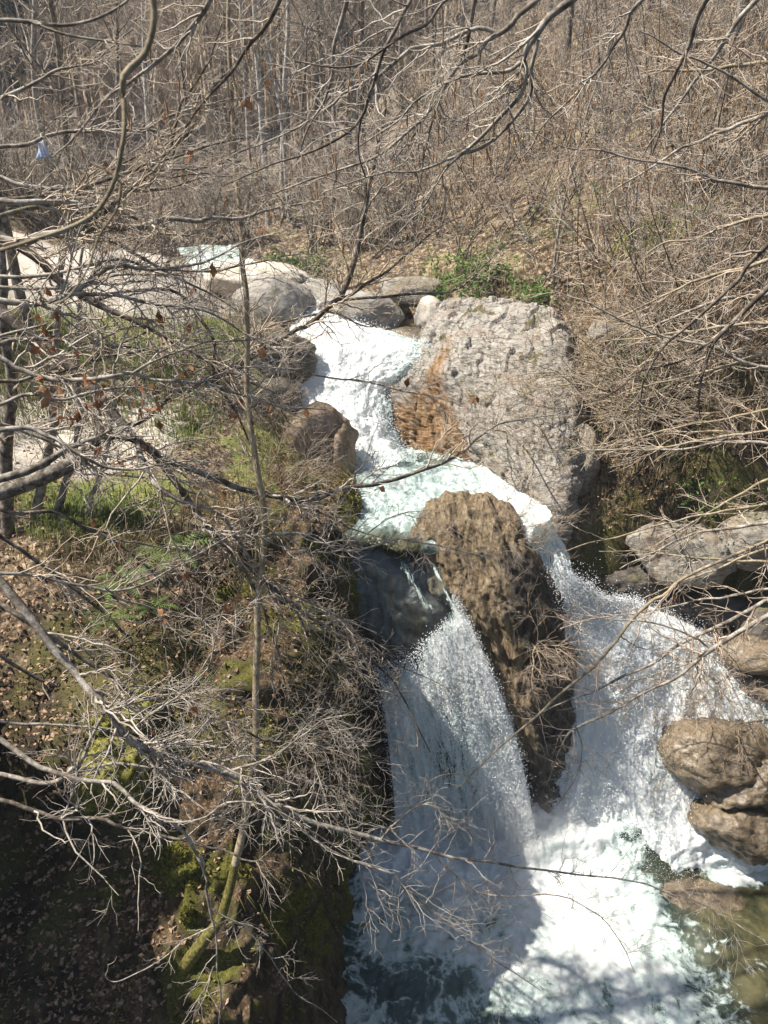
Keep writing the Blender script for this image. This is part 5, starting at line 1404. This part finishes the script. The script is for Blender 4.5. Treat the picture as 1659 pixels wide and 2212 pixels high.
# conifers
def conifer(label, loc, seed, H, W, lod=1.0):
    r = np.random.default_rng(seed)
    root = empty('conifer', loc, label, 'tree')
    o = np.zeros(3)
    k = 8
    P = np.stack([np.zeros(k), np.zeros(k), np.linspace(-0.3, H, k)], 1)[None]
    R = (0.02 * H * np.linspace(1, 0.08, k))[None]
    t = Tubes(); t.add(P, R, 7); t.build('trunk', M['bark_dark'], root, org=o)
    n = int(150 * lod)
    tt = r.uniform(0.12, 0.99, n)
    az = r.uniform(0, 6.283, n)
    ln = W * (1.03 - tt) * r.uniform(0.7, 1.1, n)
    kk = 6
    s = np.linspace(0, 1, kk)
    rad = ln[:, None] * s[None]
    B_ = np.stack([np.cos(az)[:, None] * rad, np.sin(az)[:, None] * rad, (tt * H)[:, None] - 0.25 * ln[:, None] * s[None] ** 1.5], 2)
    t = Tubes(); t.add(B_, np.tile(0.012 * np.linspace(1, 0.3, kk), (n, 1)), 3); t.build('limb', M['bark_dark'], root, org=o, kind='stuff')
    m = int(26 * lod) * n
    idx = r.integers(0, n, m); q, T, _ = sample(B_, np.ones((n, kk)), idx, r.uniform(0.1, 1, m))
    D = unit(T + r.normal(0, 0.7, (m, 3)) + np.array([0, 0, -0.25]))
    leafy('crown', q, D, r.uniform(0.12, 0.30, m) * (H / 9) ** 0.5, M['needle'], None, r, 'stuff', 0.1).parent = root
    return root
for px, py, y, H, W, lab in [(20, 250, 34, 13, 2.6, 'dark conifer at the left edge of the far wood'), (75, 200, 42, 15, 2.8, 'dark conifer second from the left edge of the far wood'), (370, 90, 60, 16, 3.2, 'hazy dark conifer high on the far hillside')]:
    p = PY(px, py, y); p[2] = gz(p[0], p[1])
    conifer(lab, p, int(px), H, W)
conifer('unseen fir added on the left bank to shade the lower bank', np.array([-4.9, 4.7, gz(-4.9, 4.7)]), 77, 4.2, 1.6, 1.4)  # out-of-view firs added to keep sun off the lower bank
conifer('second unseen fir added for shade on the left bank, nearest the viewer', np.array([-4.7, 3.3, gz(-4.7, 3.3)]), 78, 4.2, 1.6, 1.4)
conifer('third unseen fir added for shade on the left bank, between the other two', np.array([-4.4, 4.0, gz(-4.4, 4.0)]), 79, 3.8, 1.3, 1.3)

# far wood on the hillsides
r = np.random.default_rng(12)
pf = np.concatenate([hit(r.uniform(-80, 1000, 640), r.uniform(-60, 330, 640)), hit(r.uniform(900, 1700, 160), r.uniform(-60, 200, 160))])
pf = pf[pf[:, 1] > 33]
n = len(pf)
H = r.uniform(6, 11, n)
k = 5
P = np.empty((n, k, 3)); P[:, 0] = pf
D = np.tile(np.array([[0, 0, 1.0]]), (n, 1))
for j in range(1, k):
    D = unit(D + 0.06 * r.normal(size=(n, 3)) + np.array([0, 0, 0.05]))
    P[:, j] = P[:, j - 1] + D * (H / (k - 1))[:, None]
R = r.uniform(0.06, 0.12, n)[:, None] * np.linspace(1, 0.15, k)[None]
t = Tubes(); t.add(P, R, 4)
a, ra = grow(P, R, 11, r, (0.2, 1), (0.4, 0.9), (1.4, 3.2), 4, 0.08, 0.12, 0.08, 0.5, 0.018, 0.04, 0.35)
t.add(a, ra, 3)
b, rb = grow(a, ra, 2.2, r, (0.2, 1), (0.4, 0.9), (0.6, 1.4), 3, 0.05, 0.12, 0.08, 0.6, 0.014, 0.02, 0.5)
t.add(b, rb, 3)
tag(t.build('far_wood', M['twig_pale'], None), 'bare wood covering the far hillsides', kind='stuff')

# shrubs reaching left over the right rapids
for i, (x, y, lab) in enumerate([
        (4.9, 10.2, 'thicket of reddish shoots beside the lichen-grey boulder'), (5.4, 9.4, 'reddish shrub reaching left from the right edge'),
        (4.3, 10.5, 'tangled shrub in front of the pale rock pillar'), (5.0, 11.2, 'shrub with arching shoots above the lichen-grey boulder'),
        (6.2, 10.4, 'shrub of long arching shoots at the right edge of the slope'), (4.9, 11.9, 'twiggy shrub right of the big outcrop'),
        (4.0, 11.2, 'low shrub growing against the right side of the big outcrop'), (5.8, 8.9, 'shrub leaning over the dark mossy boulder at the right edge'),
        (3.1, 10.9, 'thin reddish shrub veiling the right end of the big outcrop'), (6.8, 11.8, 'tall shrub at the right edge above the arching shoots'), (5.6, 12.6, 'shrub in the middle of the right slope, above the boulder')]):
    shrub('arching_shrub', lab, 'shrub', (x, y, gz(x, y)), 400 + i, n=12, H=2.5, spread=0.40, lean=(-0.75, -0.35, 0.45), tw='twig_red' if i % 2 else 'twig', bark='bark_tan', up=0.0, droop=0.10, rt=0.0040, d1=7, d2=4.2, d3=1.2, r0=(0.011, 0.024), base=0.35)
# shrubs on the left bank
for i, (px, py, y, H, lean, lab) in enumerate([
        (560, 900, 11.0, 1.6, (0.2, -0.3, 0.6), 'dark tangled shrub left of the cascade'), (470, 830, 11.6, 1.7, (0.1, -0.2, 0.8), 'bare shrub in the grass left of the jagged rock wall'),
        (610, 1060, 9.3, 1.1, (0.3, -0.3, 0.5), 'low shrub on the bank above the lip'), (380, 740, 13.2, 1.6, (0, 0, 1), 'bare shrub at the edge of the pebble flat'),
        (560, 1250, 7.6, 1.0, (0.2, -0.3, 0.3), 'twiggy shrub hanging from the left cliff brow'), (640, 1400, 7.0, 0.9, (0.25, -0.4, 0.0), 'shrub hanging over the shaded cliff beside the left fall'),
        (590, 1560, 6.0, 1.1, (0.5, -0.2, 0.1), 'mass of pale twigs on the shaded cliff'), (660, 1660, 5.8, 1.0, (0.4, -0.3, 0.0), 'pale twiggy tangle overhanging the pool from the left cliff'),
        (420, 640, 14.6, 1.8, (0, 0, 1), 'brown shrub beside the upstream rapid'), (250, 620, 14.5, 1.6, (0, 0, 1), 'bare shrub standing in the pebble flat')]):
    p = PY(px, py, y)
    shrub('bare_shrub', lab, 'shrub', p, 430 + i, n=7 if i in (4, 5, 6, 7) else 10, H=H, spread=0.45, lean=lean, tw=['twig', 'twig_grey'][i % 2], bark='bark_dark', rt=0.0028, d1=6.5, d2=4, d3=1.5, up=0.0, L1=(0.3, 0.8), r0=(0.007, 0.014), base=0.15)
# shoots on the rock fang
p = PY(1070, 1190, 8.7)
shrub('arching_shrub', 'reddish shrub growing on top of the ochre rock fang', 'shrub', p, 470, n=9, H=1.0, spread=0.5, lean=(0.2, -0.3, 0.5), tw='twig_red', bark='bark_tan', rt=0.0026, d1=7, d2=4, d3=1.5, L1=(0.25, 0.6), droop=0.15, r0=(0.006, 0.012), base=0.12)
p = PY(1150, 1370, 8.0)
shrub('arching_shrub', 'reddish shoots hanging down the right side of the rock fang', 'shrub', p, 471, n=9, H=0.9, spread=0.45, lean=(0.3, -0.4, 0.1), tw='twig_red', bark='bark_tan', rt=0.0026, d1=7, d2=4, d3=1.5, L1=(0.25, 0.6), droop=0.25, r0=(0.006, 0.012), base=0.10)

# the several-stemmed tree at the left edge
root = empty('tree', PY(60, 1190, 7.6), 'tree with several dark stems at the left edge of the bank', 'tree')
for pts in [[(20, 1200, 7.5, 36), (16, 1100, 7.5, 32), (15, 1000, 7.5, 30), (25, 850, 7.5, 26), (10, 700, 7.5, 22), (0, 560, 7.5, 16), (-10, 420, 7.5, 10)],
            [(62, 1200, 7.6, 28), (75, 1110, 7.6, 26), (95, 1010, 7.6, 24), (115, 900, 7.6, 20), (118, 760, 7.6, 16), (125, 600, 7.6, 12), (150, 440, 7.6, 8), (160, 330, 7.6, 5)],
            [(92, 1195, 7.65, 22), (128, 1090, 7.65, 20), (148, 1020, 7.6, 16), (170, 920, 7.6, 14), (165, 800, 7.6, 12), (172, 650, 7.6, 9), (180, 520, 7.6, 6)],
            [(150, 1200, 7.5, 14), (185, 1120, 7.5, 13), (205, 1060, 7.5, 12), (235, 960, 7.5, 9), (250, 850, 7.5, 7), (245, 700, 7.5, 5)]]:
    P0, R0 = limb(pts, 30, 0.02, int(pts[0][0]))
    t = Tubes(); t.add(P0, R0, 9); st = t.build('stem', M['bark_mossy'] if pts[0][0] < 50 else M['bark'], root)
    r = np.random.default_rng(int(pts[0][0]))
    a, ra = grow(P0[None], R0[None], np.array([11]), r, (0.3, 1), (0.5, 1.1), (0.5, 1.4), 7, 0.03, 0.12, 0.1, 0.4, 0.003, 0.014, 0.35)
    b, rb = grow(a, ra, 6, r, (0.1, 1), (0.4, 1.0), (0.2, 0.5), 5, 0.02, 0.14, 0.12, 0.6, 0.002, 0.005, 0.5)
    c3, rc = grow(b, rb, 2.5, r, (0.1, 1), (0.4, 1.0), (0.1, 0.25), 4, 0.0, 0.14, 0.12, 0.6, 0.0017, 0.004, 0.5)
    t = Tubes(); t.add(a, ra, 4); t.add(b, rb, 3); t.add(c3, rc, 3); t.build('crown', M['twig'], root, kind='stuff')

# ------------------------------------------------------------------ ground cover
r = np.random.default_rng(21)
# leaf litter
p = np.concatenate([hit(r.uniform(-30, 520, 5000), r.uniform(1180, 2230, 5000)), hit(r.uniform(1150, 1690, 9000), r.uniform(350, 1150, 9000)), hit(r.uniform(-20, 650, 3000), r.uniform(700, 1200, 3000))])
ci = r.choice(len(CLIFF), 6000)
ci = ci[(CLIFF_N[ci, 2] > 0.45)]
p = np.concatenate([p, CLIFF[ci]])
p = p[(p[:, 2] > 0.3)] + np.array([0, 0, 0.008])
d_ = r.normal(size=(len(p), 3)); d_[:, 2] *= 0.25
tag(leafy('leaf_litter', p, d_, r.uniform(0.03, 0.062, len(p)), M['leaf_litter'], None, r, curl=0.35), 'fallen brown leaves over the banks', kind='stuff')

def blades(name, label, p, h, lean, w, mat, seed):
    r = np.random.default_rng(seed)
    n = len(p)
    hh = r.uniform(h[0], h[1], n)[:, None]
    az = r.uniform(0, 6.283, n)
    ld = np.stack([np.cos(az), np.sin(az), np.zeros(n)], 1) * r.uniform(0.1, 0.6, (n, 1)) + np.array(lean)
    sd = unit(np.cross(ld + np.array([0, 0, 0.1]), [0, 0, 1.0])) * w
    up = np.array([0, 0, 1.0])
    m1 = p + (up * 0.6 + ld * 0.25) * hh
    m2 = p + (up * 0.75 + ld * 0.85) * hh - up * hh * np.clip(np.linalg.norm(ld, axis=1, keepdims=True) - 0.5, 0, 2) * 0.8
    V = np.stack([p - sd, p + sd, m1 + sd * 0.7, m1 - sd * 0.7, m2], 1).reshape(-1, 3)
    i = np.arange(n)[:, None] * 5
    return tag(link(name, mesh_np(name, V, [i + np.array([[0, 1, 2, 3]]), i + np.array([[3, 2, 4]])]), M[mat]), label, kind='stuff')

def near_px(cx, cy, rx, ry, n):
    return hit(r.normal(cx, rx / 2, n), r.normal(cy, ry / 2, n))
gp = np.concatenate([near_px(200, 1125, 130, 60, 2600), near_px(150, 830, 220, 110, 3600), near_px(420, 760, 160, 90, 2000), near_px(400, 920, 90, 60, 700), near_px(60, 730, 120, 50, 900)])
gp = gp[gp[:, 2] > 4.5]
blades('green_grass', 'green grass on the left bank', gp, (0.08, 0.24), (0.05, -0.05, 0), 0.006, 'grass_green', 31)
gp2 = np.concatenate([near_px(600, 1060, 110, 60, 700), near_px(330, 1190, 280, 60, 1800), near_px(1450, 560, 450, 400, 6000), near_px(1480, 1000, 240, 200, 2600), near_px(150, 830, 260, 140, 2400)])
gp2 = gp2[gp2[:, 2] > 3.0]
cb = r.choice(len(CLIFF), 14000)
cb = cb[(CLIFF[cb, 2] > 2.2) & (CLIFF[cb, 1] > 4.5) & (CLIFF_N[cb, 0] > 0.1) & (fbm(CLIFF[cb] * 1.7, 2, 8) > 0.1)][:1500]
blades('dry_grass', 'dry straw-coloured grass on the slopes and bank edges', gp2, (0.10, 0.30), (0.0, -0.1, 0), 0.005, 'grass_dry', 32)
blades('dry_grass', 'dry grass hanging down the left cliff', CLIFF[cb], (0.12, 0.34), (0.7, -0.5, 0), 0.004, 'grass_shaded', 33)

# moss tufts on the cliff
cm = r.choice(len(CLIFF), 60000)
mm = fbm(CLIFF[cm] * 1.3, 3, 77)
cm = cm[(mm > 0.18) & (CLIFF[cm, 2] > 0.5)][:14000]
dn = CLIFF_N[cm] + r.normal(0, 0.5, (len(cm), 3))
tag(leafy('moss', CLIFF[cm] - CLIFF_N[cm] * 0.005, dn, r.uniform(0.02, 0.05, len(cm)), M['moss'], None, r, curl=0.3), 'yellow-green moss over the left cliff', kind='stuff')

def cushion(label, px, py, w, h, y, seed):
    c_ = PY(px, py, y); dist = np.linalg.norm(c_ - CAM)
    W_, H_ = w / FPX * dist / 2, h / FPX * dist / 2
    v, f = rock_shape((W_, W_ * 0.8, H_), seed, 5, rough=0.28)
    v0 = np.array([0, 0, v[:, 2].min()])
    root = empty('moss_cushion', c_ + v0, label, 'moss')
    link('mound', mesh_np('mound', v - v0, f), M['moss'], root)
    rr = np.random.default_rng(seed)
    i = rr.choice(len(v), 3200)
    leafy('moss_leaf', v[i] - v0 + np.array(root.location), unit(v[i]) + rr.normal(0, 0.5, (3200, 3)), rr.uniform(0.010, 0.024, 3200), M['moss'], root, rr)
    return root
cushion('bright yellow-green moss cushion beside the sapling foot', 398, 1905, 70, 140, 4.75, 501)
cushion('small moss cap on top of the bright moss cushion', 378, 1850, 40, 34, 4.75, 502)
cushion('broad moss cushion on the left rock below the forked limb', 240, 1690, 130, 170, 5.2, 503)
cushion('darker moss clump between the two bright cushions', 315, 1930, 80, 110, 4.85, 504)
cushion('little moss knob just above the sapling foot', 408, 1985, 26, 50, 4.4, 505)
cushion('moss cushion in sun on the upper leaf slope', 270, 1540, 110, 70, 5.6, 506)

# ivy and green plants
def leafy_plant(name, label, cat, px, py, rx, ry, y, n, seed, size, mat='leaf_ivy'):
    rr = np.random.default_rng(seed)
    base = PY(px, py + ry * 0.6, y)
    base[2] = min(base[2], gz(base[0], base[1]) + 0.2)
    dist = np.linalg.norm(base - CAM)
    root = empty(name, base, label, cat)
    m = n // 9
    c_ = rr.normal(size=(m, 3)) * np.array([rx, rx * 0.6, ry]) / FPX * dist * 0.5 + PY(px, py, y)
    stem = np.stack([np.tile(base, (m, 1)), (base + c_) / 2 + rr.normal(0, 0.05, (m, 3)), c_], 1)
    t = Tubes(); t.add(stem, np.tile(np.array([[0.006, 0.004, 0.002]]), (m, 1)), 3); t.build('stem', M['twig'], root, kind='stuff')
    q = np.repeat(c_, 9, 0) + rr.normal(0, 0.07, (m * 9, 3))
    leafy('leaf', q, rr.normal(size=(m * 9, 3)) + np.array([0, -0.3, -0.2]), rr.uniform(size * 0.6, size * 1.3, m * 9), M[mat], root, rr)
    return root
leafy_plant('ivy_bush', 'bright green ivy bush on the bank left of the big outcrop', 'bush', 1025, 610, 80, 60, 14.2, 1700, 601, 0.075)
leafy_plant('ivy_bush', 'small green ivy clump above the big outcrop', 'bush', 1150, 640, 60, 30, 13.5, 500, 602, 0.07)
leafy_plant('green_bush', 'yellow-green bush on the right slope beyond the outcrop', 'bush', 1440, 830, 80, 90, 11.0, 700, 603, 0.06)
leafy_plant('green_bush', 'green bush among twigs on the right slope, above the ivy', 'bush', 1250, 510, 120, 50, 15.0, 500, 604, 0.07)
leafy_plant('green_bush', 'sparse green bush high among the twigs of the right slope', 'bush', 1330, 440, 120, 50, 16.0, 500, 607, 0.08)
leafy_plant('green_bush', 'low green bush among twigs above the lichen-grey boulder', 'bush', 1540, 1060, 110, 50, 9.9, 450, 608, 0.05)
leafy_plant('green_bush', 'small green plant near the right edge of the big outcrop', 'bush', 1350, 755, 50, 40, 11.6, 300, 605, 0.06)
leafy_plant('evergreen_bush', 'dark evergreen scrub behind the upstream boulders', 'bush', 640, 575, 110, 30, 17.2, 900, 606, 0.09, 'fern')

# ferns
def fern(label, px, py, y, size, seed, nf=9):
    rr = np.random.default_rng(seed)
    c_ = PY(px, py, y)
    root = empty('fern', c_, label, 'fern')
    for i in range(nf):
        az = i / nf * 6.283 + rr.uniform(-0.3, 0.3)
        L_ = size * rr.uniform(0.7, 1.1)
        s = np.linspace(0, 1, 16)
        el = 0.9 - 1.5 * s
        st = L_ / 15
        x_ = np.cumsum(np.cos(el)) * st; z_ = np.cumsum(np.sin(el)) * st
        mid = np.stack([np.cos(az) * x_, np.sin(az) * x_, z_], 1)
        side = np.array([-math.sin(az), math.cos(az), 0.0])
        T = unit(np.gradient(mid, axis=0))
        V, F = [], []
        for j in range(1, 16):
            wl = L_ * 0.22 * math.sin(math.pi * min(1, 0.12 + 0.88 * (1 - s[j]))) * (1 - 0.3 * s[j])
            for sg in (-1, 1):
                b0 = len(V)
                V += [mid[j] - T[j] * st * 0.4, mid[j] + T[j] * st * 0.4, mid[j] + sg * side * wl + T[j] * wl * 0.3 - np.array([0, 0, 0.15 * wl])]
                F.append((b0, b0 + 1, b0 + 2))
        link('frond', mesh_np('frond', np.array(V), np.array(F), smooth_shade=False), M['fern'], root)
    return root
fern('green fern on the brow of the left bank', 375, 1205, 7.0, 0.55, 701)
fern('fern hanging just below the bank brow', 270, 1265, 6.6, 0.42, 702)
fern('small fern half in shade on the left leaf slope', 235, 1345, 6.2, 0.32, 703, 7)
fern('small fern below the brow, nearest the cliff', 330, 1320, 6.4, 0.28, 704, 7)

# dry leaf caught in the twigs, its sky glint painted pale blue
g_ = np.linspace(-1, 1, 9)
A_, B2 = np.meshgrid(g_, g_)
w_ = 0.055 * (1.05 - 0.75 * (B2 + 1) / 2)
V = np.stack([A_ * w_, 0.012 * np.sin(A_ * 5 + B2 * 2), B2 * 0.055 + 0.01 * A_], -1).reshape(-1, 3)
me = mesh_np('glint_leaf', V - np.array([0, 0, V[:, 2].min()]), grid_faces(9, 9))
s_ = NT('leaf_blue_glint')
o = link('glint_leaf', me, s_.fin(s_.ramp(s_.noise(s_.world(), 30, 3, 0.6), [(0.4, (0.30, 0.40, 0.66)), (0.6, (0.66, 0.70, 0.80))]), 0.5))
md = o.modifiers.new('thickness', 'SOLIDIFY'); md.thickness = 0.002
o.location = PY(95, 345, 6.0)
tag(o, 'small dry leaf with a painted pale blue sky glint, caught in twigs at the upper left', 'scrap')

# thin spring haze in the valley
hv = np.array([[x, y, z] for x in (-60, 60) for y in (-6, 125) for z in (-3, 85)], float)
hf = np.array([[0, 1, 3, 2], [4, 6, 7, 5], [0, 4, 5, 1], [2, 3, 7, 6], [0, 2, 6, 4], [1, 5, 7, 3]])
hm = bpy.data.materials.new('haze'); hm.use_nodes = True
hm.node_tree.nodes.clear()
ho = hm.node_tree.nodes.new('ShaderNodeOutputMaterial'); hp = hm.node_tree.nodes.new('ShaderNodeVolumePrincipled')
hp.inputs['Color'].default_value = (0.80, 0.88, 1.0, 1)
hp.inputs['Density'].default_value = 0.0013
hp.inputs['Anisotropy'].default_value = 0.2
hm.node_tree.links.new(hp.outputs[0], ho.inputs['Volume'])
tag(link('haze', mesh_np('haze', hv, hf, smooth_shade=False), hm), 'thin pale haze in the valley', kind='stuff')

# mist hanging over the foot of the falls
def mist(label, px, py, z, rad, dens):
    vv_, ff_ = ico(4)
    c_ = PZ(px, py, z)
    me = mesh_np('mist', vv_ * np.array(rad), ff_)
    mm_ = bpy.data.materials.new('mist'); mm_.use_nodes = True; mm_.node_tree.nodes.clear()
    a_ = mm_.node_tree.nodes.new('ShaderNodeOutputMaterial'); b_ = mm_.node_tree.nodes.new('ShaderNodeVolumePrincipled')
    b_.inputs['Color'].default_value = (0.97, 0.98, 0.99, 1); b_.inputs['Density'].default_value = dens; b_.inputs['Anisotropy'].default_value = 0.3
    mm_.node_tree.links.new(b_.outputs[0], a_.inputs['Volume'])
    o = link('mist', me, mm_); o.location = c_
    return tag(o, label, kind='stuff')
mist('soft mist where the two falls land', 1090, 1790, 0.35, (1.15, 0.55, 0.75), 0.55)
mist('soft mist over the white fan', 1370, 1640, 0.9, (1.0, 0.6, 0.7), 0.35)
